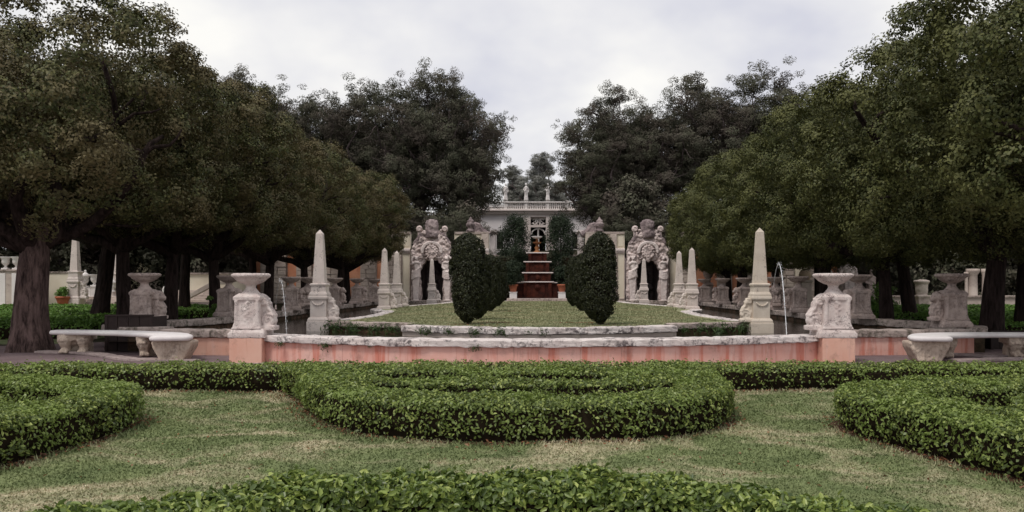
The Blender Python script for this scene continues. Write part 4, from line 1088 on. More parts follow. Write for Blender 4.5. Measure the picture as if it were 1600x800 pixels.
# ================================================================== BENCHES
def bench(label, line, widths, supports, endrot):
    r = empty('curved_bench', (line[0][0], line[0][1], 0.03), label, 'bench', 'curved marble benches')
    L = [(x - line[0][0], y - line[0][1]) for x, y in line]
    P = catmull(L, 0.1); T, N = frames(P)
    seg = np.linalg.norm(np.diff(P, axis=0), axis=1); cs = np.concatenate([[0], np.cumsum(seg)]); Lt = cs[-1]
    V = []; F = []; z0, z1 = 0.47, 0.58; h = z1 - z0
    for i in range(len(P)):
        s = cs[i]; w2 = np.interp(s / Lt, np.linspace(0, 1, len(widths)), widths) / 2
        e = min(s, Lt - s); rr = 0.16
        k = math.sqrt(max(0.0, 1 - (1 - min(1, e / rr)) ** 2)) * 0.3 + 0.7
        w2 *= k
        m = 12; 
        prof = [(-w2 + .05, z0), (-w2 + .012, z0 + h * .2), (-w2, z0 + h * .5), (-w2 + .015, z0 + h * .82), (-w2 + .06, z1), (0, z1 + .004), (w2 - .06, z1), (w2 - .015, z0 + h * .82), (w2, z0 + h * .5), (w2 - .012, z0 + h * .2), (w2 - .05, z0), (0, z0)]
        if i in (0, len(P) - 1): prof = [(a * .96, z0 + (b - z0) * .7 + h * .15) for a, b in prof]
        for a, b in prof: V.append((P[i, 0] + N[i, 0] * a, P[i, 1] + N[i, 1] * a, b))
    for i in range(len(P) - 1):
        for k in range(m):
            q = (k + 1) % m; F.append((i * m + k, i * m + q, (i + 1) * m + q, (i + 1) * m + k))
    F.append(tuple(range(m - 1, -1, -1))); F.append(tuple((len(P) - 1) * m + k for k in range(m)))
    MB().add(V, F).build('seat', 'marble', r, True)
    # end support: tapered carved block
    e = supports[0]
    mb = MB()
    mb.prism([(-.24, 0), (.24, 0), (.30, .10), (.40, .27), (.42, .36), (.40, .40), (-.40, .40), (-.42, .36), (-.40, .27), (-.30, .10)], -.19, .22)
    for s in (-1, 1):
        mb.tube([(s * .27 + .07 * math.cos(a), -.19, .27 + .07 * math.sin(a)) for a in np.linspace(0, 2 * PI, 13)], .018, 6)
        mb.ball((s * .27, -.18, .27), (.03, .03, .03), 8, 6)
        mb.box(s * .14 - .02, s * .14 + .02, -.215, -.15, .02, .36)
    for k in range(8): mb.ball((.05 * math.sin(k * 2), -.19, .05 + k * .04), (.035, .025, .03), 6, 4)
    o = carve(mb, 'support', 'footstone', r, 0.018, 0.010, 14, loc=(e[0] - line[0][0], e[1] - line[0][1], 0)); o.rotation_euler = (0, 0, e[2]); o.scale = (1.08, 1.08, 1.175)
    for e in supports[1:]:
        mb = MB().box(-.36, .36, -.22, .22, .28, .40, 1.04, 1.0)
        mb.box(-.28, .28, -.10, .20, .18, .32)
        for s in (-1, 1):
            mb.tube([(s * .20, -.10, .34), (s * .21, -.20, .26), (s * .20, -.14, .15), (s * .20, -.12, .07)], [.16, .155, .11, .10], 10)
            mb.ball((s * .20, -.19, .06), (.11, .14, .065), 10, 6)
            for t in range(4): mb.ball((s * .20 - .075 + t * .05, -.31 + .012 * abs(t - 1.5), .04), (.028, .05, .038), 7, 5)
            for t in range(4): mb.tube([(s * .20 - .09 + t * .06, -.24, .33), (s * .2 - .06 + t * .04, -.30, .22), (s * .2 - .05 + t * .035, -.22, .12)], .022, 5)
        mb.box(-.3, .3, .0, .2, -.02, .2)
        o = carve(mb, 'support', 'footstone', r, 0.018, 0.010, 14, loc=(e[0] - line[0][0], e[1] - line[0][1], 0)); o.rotation_euler = (0, 0, e[2]); o.scale = (1.08, 1.08, 1.175)
    return r
bench('curved white marble bench with lion foot supports beside the thick left trunk', [(-8.28, 18.75), (-8.42, 19.25), (-8.85, 19.95), (-9.7, 20.55), (-10.8, 21.0), (-12.35, 21.35)], [.92, .86, .72, .62, .58, .55],
      [(-8.32, 19.15, 0.0), (-9.42, 20.50, 0.45), (-11.75, 21.3, 0.15)], 0)
bench('curved white marble bench cut by the right edge of the picture', [(8.85, 18.55), (8.98, 19.05), (9.4, 19.7), (10.2, 20.05), (11.4, 20.15), (12.9, 19.95)], [.92, .86, .72, .62, .58, .55],
      [(8.88, 18.95, 0.0), (9.75, 20.15, -0.45), (11.75, 20.2, 0.0)], 0)
def kerb_line(label, line, seed):
    r = empty('bench_platform', (line[0][0], line[0][1], 0), label, 'kerb', 'stone edging under the benches')
    stones(r, line, 0.34, 0.012, 0.075, 'paving', 1.1, RNG(seed), rag=0.01, name='edging_stone')
kerb_line('low stone edging on the ground in front of the left bench', [(-12.9, 21.6), (-11.2, 20.9), (-10.0, 19.8), (-9.2, 19.25), (-7.7, 18.9)], 31)
kerb_line('low stone edging on the ground in front of the right bench', [(9.5, 19.0), (10.6, 19.3), (12, 19.3), (14, 19.0)], 32)
kerb_line('low stone edging behind the right bench', [(9.9, 20.9), (11.2, 20.3), (12.2, 21.0)], 33)

# dark board boxes behind the benches
def board_box(label, x0, x1, d_, h, n, mat='board'):
    r = empty('board_enclosure', ((x0 + x1) / 2, d_, 0), label, 'wooden box', 'board boxes behind the benches')
    w = (x1 - x0); 
    for k in range(n):
        a = -w / 2 + w * k / n
        MB().box(a + .008, a + w / n - .008, -.02 + .004 * (k % 3), .02 + .004 * (k % 3), .02, h - .05 + .01 * (k % 2)).build('board', mat, r, bevel=0.004)
    MB().box(-w / 2 - .04, w / 2 + .04, -.05, .10, h - .05, h).build('top_rail', mat, r, bevel=0.006)
    for s in (-1, 1):
        MB().box(s * w / 2 - .04, s * w / 2 + .04, -.045, .05, 0, h - .052).build('post', mat, r, bevel=0.006)
        MB().box(s * w / 2 - .02, s * w / 2 + .02, .05, .9, 0.02, h - .06).build('side_board', mat, r, bevel=0.004)
board_box('low dark brown board box behind the left bench, beside the leaning trunk', X(167, 21.95), X(236, 21.95), 21.95, .98, 4)
board_box('reddish dark board box behind the right bench near the picture edge', X(1549, 22.6), X(1612, 22.6), 22.6, .52, 5)

# ================================================================== TOPIARIES ON THE ISLAND
def make_topiary(seed, H_=2.7, rad=0.50, prof=None):
    rg = np.random.default_rng(seed)
    r = empty('clipped_shrub', (0, 0, 0), 'x', 'topiary')
    n = 21000
    z = rg.uniform(0.03, 1, n)
    def rr(z): return np.interp(z, [0, .055, .14, .3, .5, .7, .84, .93, 1.0], prof or [.07, .30, .74, .97, 1.0, 1.0, .97, .80, .18]) * rad
    a = rg.uniform(0, 2 * PI, n)
    base = rr(z)
    bl = 1 + 0.10 * np.sin(a * 3 + z * 9 + seed) * np.sin(z * 17 + a) + 0.06 * np.sin(a * 7 + z * 25)
    dep = rg.uniform(0, 1, n) ** 2 * 0.16
    q = base * bl - dep + 0.02 + np.where(rg.uniform(0, 1, n) < .04, rg.uniform(0, .05, n), 0)
    nt = 420
    tz = rg.uniform(.04, .985, nt); ta = rg.uniform(0, 2 * PI, nt); ti = rg.integers(0, nt, n)
    sel = rg.uniform(0, 1, n) < .62
    z = np.where(sel, np.clip(tz[ti] + rg.normal(0, .016, n), .02, 1), z); a = np.where(sel, ta[ti] + rg.normal(0, .10, n), a)
    q = np.where(sel, rr(z) * (1 + .10 * np.sin(ta[ti] * 3 + tz[ti] * 9 + seed)) + rg.uniform(-.03, .055, n), q - .02)
    pos = np.stack([q * np.cos(a), q * np.sin(a), z * H_ + rg.normal(0, .012, n)], 1)
    sl = np.gradient(rr(np.linspace(0, 1, 200)), 1 / 199) / H_
    nz = -np.interp(z, np.linspace(0, 1, 200), sl)
    nor = np.stack([np.cos(a), np.sin(a), nz + 0.1], 1); nor /= np.linalg.norm(nor, axis=1)[:, None]
    Vv, Ff = leaves(pos, nor, .062, .034, rg, .6, 0.8)
    link('foliage', np_mesh('foliage', Vv, Ff), 'topiary', r)
    zz = np.linspace(.08, .96, 14)
    MB().lathe([(max(.02, float(rr(q)) - .15), float(q) * H_) for q in zz], 14).build('branches', 'core', r)
    MB().tube([(0, 0, -.02), (.01, 0, .12), (0, .01, .3)], [.05, .04, .035], 8).build('stem', 'bark', r, True)
    return r
TG = 'dark clipped shrubs on the island lawn'
t1 = make_topiary(5); t1.scale = (.93, .93, 1); t1.location = (X(731, 24.6), 24.6, IZ); tag(t1, 'rounded dark clipped shrub at the front left of the island lawn', group=TG)
t2 = make_topiary(6, 2.72, 0.50, [.07, .28, .72, .98, 1.0, .92, .78, .60, .14]); t2.location = (X(936, 24.3), 24.3, IZ); tag(t2, 'pointed dark clipped shrub at the front right of the island lawn', group=TG)
for src, px_, d_, s, rz, lb in ((t1, 747, 28.0, .90, 1.0, 'second dark shrub of the left row, tucked close behind the front one'), (t1, 766, 36.0, .93, 4.0, 'third dark shrub of the left row, mostly hidden'), (t1, 778, 43.5, .95, 2.2, 'rear dark shrub in the left row, nearest the cascade'),
                            (t2, 925, 28.5, .90, 1.4, 'second dark shrub of the right row, tucked close behind the front one'), (t2, 908, 36.5, .93, 4.4, 'third dark shrub of the right row, partly hidden'), (t2, 896, 44.0, .95, 2.6, 'rear dark shrub in the right row, nearest the cascade')):
    copy_tree(src, (X(px_, d_), d_, IZ), rz, lb, scale=(s * .88, s * .88, s * (.96 + .02 * (int(px_) % 3))))
for i, (px_, d_, n_) in enumerate(((775, 25.6, 60), (905, 25.5, 60), (795, 36, 50), (738, 24.4, 40), (941, 24.4, 40))):
    rg = np.random.default_rng(200 + i)
    P0 = np.stack([X(px_, d_) + rg.normal(0, .35, n_), d_ + rg.normal(0, .12, n_), np.full(n_, IZ + .02)], 1)
    Vv, Ff = leaves(P0, np.tile([0, 0, 1.0], (n_, 1)), .07, .04, rg, .4)
    tag(link('fallen_leaves', np_mesh('fallen_leaves', Vv, Ff), 'litter'), ['brown leaf litter right of the front left shrub', 'brown leaf litter left of the front right shrub', 'brown leaf litter beside the second left shrub', 'brown leaf litter under the front left shrub', 'brown leaf litter under the front right shrub'][i], 'fallen leaves', kind='stuff')

# ================================================================== CLIPPED TREES OF THE TWO ALLEES
GL, GRR = 'clipped trees of the left avenue', 'clipped trees of the right avenue'
protoL = [allee_tree(21, 'oak', zr=(3.55, 8.45), hw=(4.4, 3.8), trunk_r=.43, lean=(.15, 0)), allee_tree(22, 'oak', hw=(4.4, 3.6), zr=(3.5, 8.25), trunk_r=.40, lean=(-.15, .1))]
protoR = [allee_tree(31, 'oak_right', zr=(2.8, 8.5), trunk_r=.42, lean=(-.2, 0)), allee_tree(32, 'oak_right', hw=(4.5, 3.8), zr=(2.8, 8.5), trunk_r=.38, lean=(.35, .1))]
TL = [(-13.4, 22.0, 0, 1.03, 'thickest left trunk, clipped tree standing beside the marble bench'),
      (-13.35, 27.0, 1, .97, 'second clipped tree of the left avenue, dark trunk behind the board box'),
      (-12.9, 29.3, 0, .95, 'clipped tree with its trunk right of the shaded lion dish'),
      (-13.1, 34.0, 1, .95, 'clipped tree whose trunk rises left of the nearest left dish'),
      (-12.9, 40.0, 0, .93, 'clipped tree whose trunk rises right of the nearest left dish'),
      (-12.9, 46.5, 1, .93, 'clipped tree behind the left front obelisk'),
      (-12.4, 52.5, 0, .94, 'last but one clipped tree of the left avenue'),
      (-12.6, 55.6, 1, .88, 'last clipped tree of the left avenue, beside the left grotto')]
TL2 = [(-17.9, 34.0, 1, 1.0, 'leaning pale trunk of the outer left row, left of the board box'), (-18.2, 43.0, 0, 1.0, 'thin trunk of the outer left row, seen over the mossy rim'), (-18.0, 53.0, 1, 1.0, 'farthest tree of the outer left row'), (-19.5, 25.0, 0, 1.0, 'outer left tree hanging over the left picture edge')]
TR = [(13.3, 18.6, 1, 1.06, 'nearest right clipped tree, trunk beyond the picture edge'),
      (13.0, 23.8, 0, 1.03, 'clipped tree whose dark trunk stands behind the right marble bench'),
      (12.9, 30.6, 1, 1.0, 'clipped tree whose dark trunk stands right of the nearest right dish'),
      (13.0, 37.5, 0, .98, 'clipped tree with its trunk behind the nearest right dish'),
      (12.9, 44.5, 1, .97, 'clipped tree behind the yellowed obelisk'),
      (12.7, 51.5, 0, .93, 'last but one clipped tree of the right avenue, thick dark trunk'),
      (12.9, 55.6, 1, .88, 'last clipped tree of the right avenue, beside the right grotto')]
TR2 = [(17.2, 29.2, 0, 1.0, 'outer right tree with a ridged trunk at the picture edge'), (15.6, 34.6, 1, 1.0, 'outer right tree with a leaning trunk beside the darker one'), (18.0, 43.5, 0, 1.0, 'outer right tree behind the parterre'), (18.0, 53.0, 1, 1.0, 'farthest tree of the outer right row')]
TRK = {'thickest left trunk, clipped tree standing beside the marble bench': (1.0, 0, 0), 'leaning pale trunk of the outer left row, left of the board box': (.85, .16, 0),
       'clipped tree whose dark trunk stands behind the right marble bench': (.72, -.04, 0), 'outer right tree with a leaning trunk beside the darker one': (.75, .10, 0),
       'last but one clipped tree of the right avenue, thick dark trunk': (.95, 0, 0), 'outer right tree with a ridged trunk at the picture edge': (.85, 0, 0)}
def plant(lst, protos, mir, grp):
    used = set()
    for k, (x, y, v, s, lb) in enumerate(lst):
        sc = (s * mir, s * (1 if k % 3 else -1), s)
        if (id(protos[v]) not in used) and not protos[v].get('placed'):
            r = protos[v]; r.location = (x, y, 0); r.scale = sc; r['label'] = lb; r['group'] = grp; r['placed'] = 1
        else:
            r = copy_tree(protos[v], (x, y, 0), 0, lb, group=grp, scale=sc)
        if len(TRK) > 0:
            k_, ly, lx = TRK.get(lb, (.66, 0, 0))
            for ch in r.children:
                if ch.name.startswith('trunk'):
                    ch.scale = (k_, k_, 1.0 + (.28 if abs(x) > 15 else 0)); ch.rotation_euler = (lx, ly, 0)
                    if k_ != 1.0: ch.material_slots[0].link = 'OBJECT'; ch.material_slots[0].material = M['bark_dark']  # trunks under the crowns take the bark with painted-in shade
                elif abs(x) > 15: ch.location = (0, 0, .85)
                elif grp == GL and k > 0: ch.location = (0, 0, .45)
                elif grp == GRR and k > 2: ch.location = (0, 0, .2)
plant(TL + TL2, protoL, 1, GL)
plant(TR + TR2, protoR, -1, GRR)

# ================================================================== TREES BEHIND
B1 = big_tree(41, 'backoak'); B2 = big_tree(42, 'backoak', rad=5.4, lobes=24); B3 = big_tree(43, 'backoak', rad=5.6, lobes=28, cl=32)
BP = [B1, B2, B3]
GB = 'tall oaks behind the garden wall'
BT = [(402, 84, 0, 1.05, 104, 'tall oak rising far left behind the clipped trees'), (482, 88, 2, 1.1, 128, 'second tall oak from the left, thin at the top'), (566, 84, 1, 1.05, 122, 'third tall oak from the left, spreading and sparse'),
      (655, 80, 2, 1.0, 92, 'tall oak above the left grotto, with the highest crown'), (706, 79, 0, .90, 108, 'tall oak left of the gap over the white house'), (730, 84, 1, .74, 158, 'smaller dark oak at the left side of the gap'),
      (938, 80, 1, .84, 180, 'dark oak at the right side of the gap over the white house'), (958, 84, 0, .92, 128, 'second oak right of the gap, spiky top'), (1015, 82, 2, .95, 150, 'oak above the right grotto'),
      (1095, 84, 0, 1.1, 96, 'tallest oak of the right group'), (1180, 86, 1, 1.12, 92, 'broad purple tinged oak at the right of the group'), (1245, 88, 2, 1.0, 140, 'right end oak showing above the clipped slope'), (1320, 90, 0, .95, 150, 'oak peeping over the clipped slope, far right')]
for k, (px_, d_, v, s, ty, lb) in enumerate(BT):
    zb = float(terrain_h(np.array(X(px_, d_)), np.array(d_)))
    Ht = Z(ty, d_) - zb
    sc = (s * (-1 if k % 2 else 1), s, Ht / 18.6)
    src = BP[v]
    if not src.get('placed'):
        src.location = (X(px_, d_), d_, zb); src.scale = sc; src['label'] = lb; src['group'] = GB; src['placed'] = 1; src.rotation_euler = (0, 0, k * 1.7)
    else:
        copy_tree(src, (X(px_, d_), d_, zb), k * 1.7, lb, group=GB, scale=sc)
# lower dark trees filling under them
GU = 'dark understorey trees behind the garden wall'
for k, (px_, d_, s, h, lb) in enumerate(((560, 72, .75, 8.5, 'dark understorey tree behind the left end of the garden wall'), (640, 71, .7, 9.0, 'dark understorey tree behind the left grotto'), (712, 70, .62, 9.5, 'dark understorey tree right of the left grotto crest'), (965, 70, .62, 9.5, 'dark understorey tree left of the right grotto crest'), (1035, 71, .7, 9.0, 'dark understorey tree behind the right grotto'), (1110, 72, .75, 8.5, 'dark understorey tree behind the right end of the garden wall'))):
    zb = float(terrain_h(np.array(X(px_, d_)), np.array(d_)))
    copy_tree(BP[k % 3], (X(px_, d_), d_, zb - 1.5), k * 2.1, lb, group=GU, scale=(s, s, h / 18.6))
# boundary trees at both sides
GS = 'dark boundary trees beyond the side gardens'
for k, (x, y, s, h) in enumerate(((-24, 64, 1.2, 15), (-33, 60, 1.3, 16), (-43, 56, 1.3, 16), (-44, 44, 1.2, 15), (-52, 66, 1.4, 20), (-30, 70, 1.2, 15), (24, 64, 1.2, 15), (33, 60, 1.3, 15), (43, 56, 1.3, 16), (45, 44, 1.2, 15), (53, 66, 1.4, 20), (29, 70, 1.2, 15))):
    lbs = ['dark tree behind the inner left garden wall', 'dark tree beyond the left garden obelisk', 'dark tree beyond the white urns at the left', 'dark tree at the far left edge, nearest of its row', 'tall dark tree filling the far left background', 'rear dark tree above the left garden wall',
           'dark tree behind the inner right garden wall', 'dark tree beyond the right garden urn', 'dark tree beyond the right garden columns', 'dark tree at the far right edge, nearest of its row', 'tall dark tree filling the far right background', 'rear dark tree above the right garden wall']
    copy_tree(BP[k % 3], (x, y, -1.6), k * 1.3, lbs[k], group=GS, scale=(s, s, h / 18.6))
for nm, x0, x1, y0, y1, z0, z1, n, lb in (('left', -30, -5.8, 70, 76, 1.5, 8.8, 700, 'dark mass of shrubs filling the bank behind the left garden wall'), ('right', 6.0, 30, 70, 76, 1.5, 8.8, 700, 'dark mass of shrubs filling the bank behind the right garden wall'),
                                ('left', -80, -21, 56, 68, .5, 11.5, 1500, 'dark woodland closing the view beyond the left side garden'), ('right', 21, 80, 56, 68, .5, 11.5, 1500, 'dark woodland closing the view beyond the right side garden')):
    rg = np.random.default_rng(int(abs(x0) * 7 + n))
    C = np.stack([rg.uniform(x0, x1, n), rg.uniform(y0, y1, n), rg.uniform(z0, z1, n)], 1)
    C[:, 2] -= 1.6 * np.sin(C[:, 0] * .55) * (C[:, 2] - z0) / (z1 - z0)
    Vv, Ff = clump_cloud(C, rg.uniform(.6, 1.2, n), 110, (.32, .19), rg, np.array([(x0 + x1) / 2, (y0 + y1) / 2 + 12, 2]))
    tag(link('woodland', np_mesh('woodland', Vv, Ff), 'backoak'), lb, 'woodland', kind='stuff')
# pale far trees in the gap
P1 = big_tree(51, 'pale', rad=2.6, H=24, base=2, lobes=18, cl=30, per=60, leaf=(0.36, 0.07), name='casuarina_tree', trunk_r=.3, vert=1.1, fine=.8)
GP = 'pale feathery trees far behind the house'
for k, (px_, d_, ty, s, lb) in enumerate(((806, 125, 222, 1.0, 'pale feathery tree at the left of the gap'), (842, 130, 196, 1.15, 'tallest pale feathery tree in the middle of the gap'), (872, 128, 250, 1.0, 'pale feathery tree at the right of the gap'), (824, 122, 252, .9, 'shorter pale feathery tree, left of the middle one'), (858, 120, 262, .9, 'shorter pale feathery tree, right of the middle one'))):
    zb = 5.2; sc = (s, s, (Z(ty, d_) - zb) / 24.5)
    if k == 0: P1.location = (X(px_, d_), d_, zb); P1.scale = sc; P1['label'] = lb; P1['group'] = GP
    else: copy_tree(P1, (X(px_, d_), d_, zb), k * 1.9, lb, group=GP, scale=sc)
for o_ in bpy.data.objects:
    if 'placed' in o_: del o_['placed']

# ================================================================== GARDEN WALL AND GROTTOES (60 m)
WD = 60.4
WB = 0.45
def wx(p): return X(p, WD)
gw = {}
def garden_wall(side, label):
    r = empty('garden_wall', (wx(side[0]), WD, WB), label, 'wall', 'walls of the grotto terrace')
    ox = wx(side[0])
    x0, x1 = sorted((wx(side[0]), wx(side[1])))
    MB().box(x0 - ox, x1 - ox, .05, .55, 0, 4.95).build('wall_core', 'cream', r)
    MB().box(x0 - ox, x1 - ox, -.10, .60, -.1, .22).build('wall_base', 'coping_mossy', r, bevel=0.03)
    MB().box(x0 - ox, x1 - ox, -.16, .58, 3.72, 3.90).box(x0 - ox, x1 - ox, -.08, .57, 3.60, 3.72).build('cornice', 'house_pink', r, bevel=0.02)
    MB().box(x0 - ox, x1 - ox, -.06, .62, 4.93, 5.10).build('wall_coping', 'coping_mossy', r, bevel=0.02)
    return r, ox
def bays(r, ox, lst):
    for a, b, kind in lst:
        x0, x1 = sorted((wx(a) - ox, wx(b) - ox))
        if kind == 'r':          # rusticated pier: courses of uneven blocks
            rg = random.Random(int(a)); mb = MB(); z = .22
            while z < 3.55:
                h = rg.uniform(.24, .34); h = min(h, 3.60 - z)
                cut = x0 + (x1 - x0) * rg.choice([.35, .5, .65])
                for (p, q) in ((x0, cut), (cut, x1)):
                    mb.box(p + .015, q - .015, -.14 - rg.uniform(0, .04), .08, z + .012, z + h - .012, .97, 1)
                z += h
            z = 3.92
            mb.box(x0 + .02, x1 - .02, -.10, .08, 3.91, 4.92)
            mb.build('rusticated_pier', 'rustic', r, bevel=0.02, seg=1)
        else:
            MB().box(x0 + .05, x1 - .05, .015, .06, .30, 3.50).build('stucco_panel', {'o': 'orange', 'c': 'cream'}[kind], r)
            MB().box(x0 + .02, x1 - .02, -.03, .05, .22, .30).box(x0 + .02, x1 - .02, -.03, .05, 3.50, 3.60).box(x0, x0 + .05, -.03, .05, .30, 3.50).box(x1 - .05, x1, -.03, .05, .30, 3.50).build('panel_frame', 'rustic', r)
            MB().box(x0 + .1, x1 - .1, .01, .06, 4.05, 4.80).build('parapet_panel', 'cream', r)
r, ox = garden_wall((641, 395), 'cream and orange panelled garden wall running left of the left grotto')
bays(r, ox, [(641, 628, 'c'), (628, 601, 'r'), (601, 588, 'o'), (588, 564, 'r'), (564, 536, 'o'), (536, 508, 'r'), (508, 488, 'o'), (488, 464, 'r'), (464, 448, 'o'), (448, 408, 'r'), (408, 396, 'o')])
r, ox = garden_wall((710, 764), 'cream panelled garden wall between the left grotto and the cascade')
bays(r, ox, [(710, 724, 'c'), (724, 736, 'r'), (736, 752, 'c'), (752, 764, 'r')])
r, ox = garden_wall((976, 915), 'cream panelled garden wall between the cascade and the right grotto')
bays(r, ox, [(976, 964, 'c'), (964, 953, 'r'), (953, 930, 'c'), (930, 915, 'r')])
r, ox = garden_wall((1046, 1335), 'cream and orange panelled garden wall running right of the right grotto')
bays(r, ox, [(1046, 1057, 'c'), (1057, 1086, 'r'), (1086, 1121, 'o'), (1121, 1143, 'r'), (1143, 1159, 'o'), (1159, 1190, 'r'), (1190, 1206, 'o'), (1206, 1240, 'r'), (1240, 1262, 'c'), (1262, 1290, 'r'), (1290, 1310, 'o'), (1310, 1335, 'r')])
# low terrace step in front of the wall
for nm, a, b in (('left', -17.5, -4.6), ('right', 4.6, 17.8)):
    r = empty('terrace_step', (a, 58.9, .3), 'long low stone step at the foot of the %s garden wall' % nm, 'step', 'steps at the foot of the garden wall')
    stones(r, [(a, 58.9), ((a + b) / 2, 58.9), (b, 58.9)], .8, .34, .60, 'coping_mossy', 2.2, RNG(70 + len(nm)), rag=0.02, name='step_stone')

def grotto(cx_, label, flip=1):
    r = empty('grotto_portal', (cx_, WD - .25, WB), label, 'grotto', 'carved grotto portals in the garden wall', 0)
    # surround with scalloped opening
    inner = [(.78, 0), (.76, .9), (.80, 1.5), (.95, 1.9), (.90, 2.25), (.72, 2.45), (.70, 2.7), (.50, 2.8), (.42, 3.05), (.20, 2.98), (0, 3.12)]
    inn = inner + [(-x, z) for x, z in inner[-2::-1]]
    outer = [(-1.50, 0), (-1.52, 1.6), (-1.46, 3.0), (-1.50, 3.7), (-1.28, 4.3), (-.95, 4.75), (-.7, 5.1), (0, 5.3), (.7, 5.1), (.95, 4.75), (1.28, 4.3), (1.50, 3.7), (1.46, 3.0), (1.52, 1.6), (1.50, 0)]
    mb = MB()
    mb.prism(outer + inn, -.18, .35)
    rg = random.Random(int(cx_ * 10))
    for k in range(260):
        x = rg.uniform(-1.4, 1.4); z = rg.uniform(2.9, 5.2)
        if abs(x) > 1.55 - max(0, z - 3.6) * .55: continue
        if z < 3.1 and abs(x) < .8: continue
        mb.ball((x, -.16 - rg.uniform(0, .1), z), (rg.uniform(.05, .14), .10, rg.uniform(.05, .12)), 7, 5)
    for k in range(60):
        s = rg.choice([-1, 1]); z = rg.uniform(0, 3)
        mb.ball((s * rg.uniform(1.28, 1.5), -.15, z), (rg.uniform(.08, .14), .10, rg.uniform(.08, .14)), 7, 5)
    carve(mb, 'arch_surround', 'grotto', r, 0.05, 0.05, 2.8)
    # broken pediment arcs
    for s in (-1, 1):
        mb = MB()
        mb.tube([(s * (.08 + .62 * math.cos(a) * 1.0), -.34, 3.72 + .62 * math.sin(a) * .95) for a in np.linspace(-.35, 1.75, 14)], [.10] * 14, 8)
        mb.tube([(s * (.10 + .50 * math.cos(a)), -.38, 3.70 + .50 * math.sin(a)) for a in np.linspace(-.2, 1.6, 12)], [.05] * 12, 8)
        carve(mb, 'pediment_scroll', 'herm', r, 0.035, 0.02, 5)
    mb = MB().ball((0, -.35, 3.62), (.42, .16, .50), 14, 10)
    for k in range(14):
        a = 2 * PI * k / 14; mb.ball((.40 * math.cos(a), -.42, 3.62 + .46 * math.sin(a)), .10, 7, 5)
    for k in range(24): mb.ball((rg.uniform(-.28, .28), -.48, 3.62 + rg.uniform(-.36, .36)), rg.uniform(.04, .09), 6, 4)
    mb.ball((0, -.42, 3.12), (.16, .14, .26), 8, 6)
    carve(mb, 'cartouche', 'grotto', r, 0.035, 0.03, 5)
    # crest
    mb = MB().lathe([(.50, 4.65), (.52, 5.0), (.44, 5.2), (.48, 5.45), (.44, 5.75), (.28, 5.93), (.05, 6.0)], 16, (0, -.05))
    for k in range(46):
        a = rg.uniform(0, 2 * PI); z = rg.uniform(4.7, 5.85); q = .46 - max(0, z - 5.6) * .5
        mb.ball((q * math.cos(a), -.05 + q * .6 * math.sin(a), z), rg.uniform(.07, .13), 7, 5)
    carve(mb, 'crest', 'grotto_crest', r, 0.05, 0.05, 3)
    for s in (-1, 1):
        mb = MB()
        P = catmull([(s * .45, 5.0), (s * .75, 4.9), (s * 1.0, 4.55), (s * 1.3, 4.15)], .08)
        mb.tube([(p[0], -.1, p[1]) for p in P], [.16] * len(P), 8)
        for k in range(20):
            u_ = rg.uniform(.5, 1.2); mb.ball((s * u_, -.15, 5.15 - (u_ - .5) * 1.1 + rg.uniform(-.22, .1)), rg.uniform(.08, .14), 6, 4)
        carve(mb, 'crest_wing', 'grotto_crest', r, 0.05, 0.04, 3)
    for s in (-1, 1):
        mb = MB().ball((s * .92, -.08, 5.28), (.24, .2, .26), 12, 9).tube([(s * .92 + .14 * math.cos(a), -.26, 5.28 + .14 * math.sin(a)) for a in np.linspace(0, 6.28, 12)], .035, 6)
        mb.tube([(s * .92, -.08, 4.7), (s * .92, -.08, 5.1)], .12, 8)
        carve(mb, 'scroll_ball', 'grotto', r, 0.035, 0.02, 5)
    # herms: tapering pillar, curled drapery, torso, head and raised arms
    for s in (-1, 1):
        mb = MB().box(s * 1.12 - .24, s * 1.12 + .24, -.55, -.1, 0, .16).box(s * 1.12 - .17, s * 1.12 + .17, -.50, -.1, .14, 1.75, 1.5, 1.1)
        for k in range(5):
            mb.tube([(s * 1.12 + (.30 - k * .01) * math.cos(a), -.38 - .16 * math.sin(a), 1.78 + k * .12 + .10 * math.cos(a * 1.5 + s)) for a in np.linspace(-.6, 3.8, 12)], .075, 6)
        mb.ball((s * 1.10, -.34, 2.05), (.28, .22, .32), 12, 8)
        mb.ball((s * 1.06, -.36, 2.55), (.23, .18, .34), 12, 8)
        mb.tube([(s * .82, -.40, 2.75), (s * .92, -.46, 2.86), (s * 1.2, -.46, 2.86), (s * 1.34, -.38, 2.72)], [.09, .11, .11, .09], 8)
        mb.tube([(s * 1.34, -.38, 2.72), (s * 1.42, -.40, 3.05), (s * 1.26, -.36, 3.35)], [.10, .08, .06], 8)
        mb.tube([(s * .84, -.40, 2.75), (s * .78, -.46, 2.5), (s * .98, -.54, 2.35)], [.10, .08, .06], 8)
        mb.tube([(s * 1.08, -.38, 2.85), (s * 1.08, -.40, 3.02)], .08, 8)
        mb.ball((s * 1.08, -.44, 3.14), (.13, .15, .17), 10, 8); mb.ball((s * 1.08, -.60, 3.12), (.03, .04, .05), 6, 4)
        for k in range(12): mb.ball((s * 1.08 + rg.uniform(-.13, .13), -.42 + rg.uniform(-.1, .12), 3.24 + rg.uniform(-.02, .08)), .055, 6, 4)
        carve(mb, 'herm', 'herm', r, 0.035, 0.018, 6)
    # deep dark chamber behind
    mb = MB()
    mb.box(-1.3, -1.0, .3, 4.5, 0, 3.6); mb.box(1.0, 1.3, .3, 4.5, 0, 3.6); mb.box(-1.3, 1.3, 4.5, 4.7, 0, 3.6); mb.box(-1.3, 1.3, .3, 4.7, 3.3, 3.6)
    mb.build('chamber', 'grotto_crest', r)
    mb = MB()
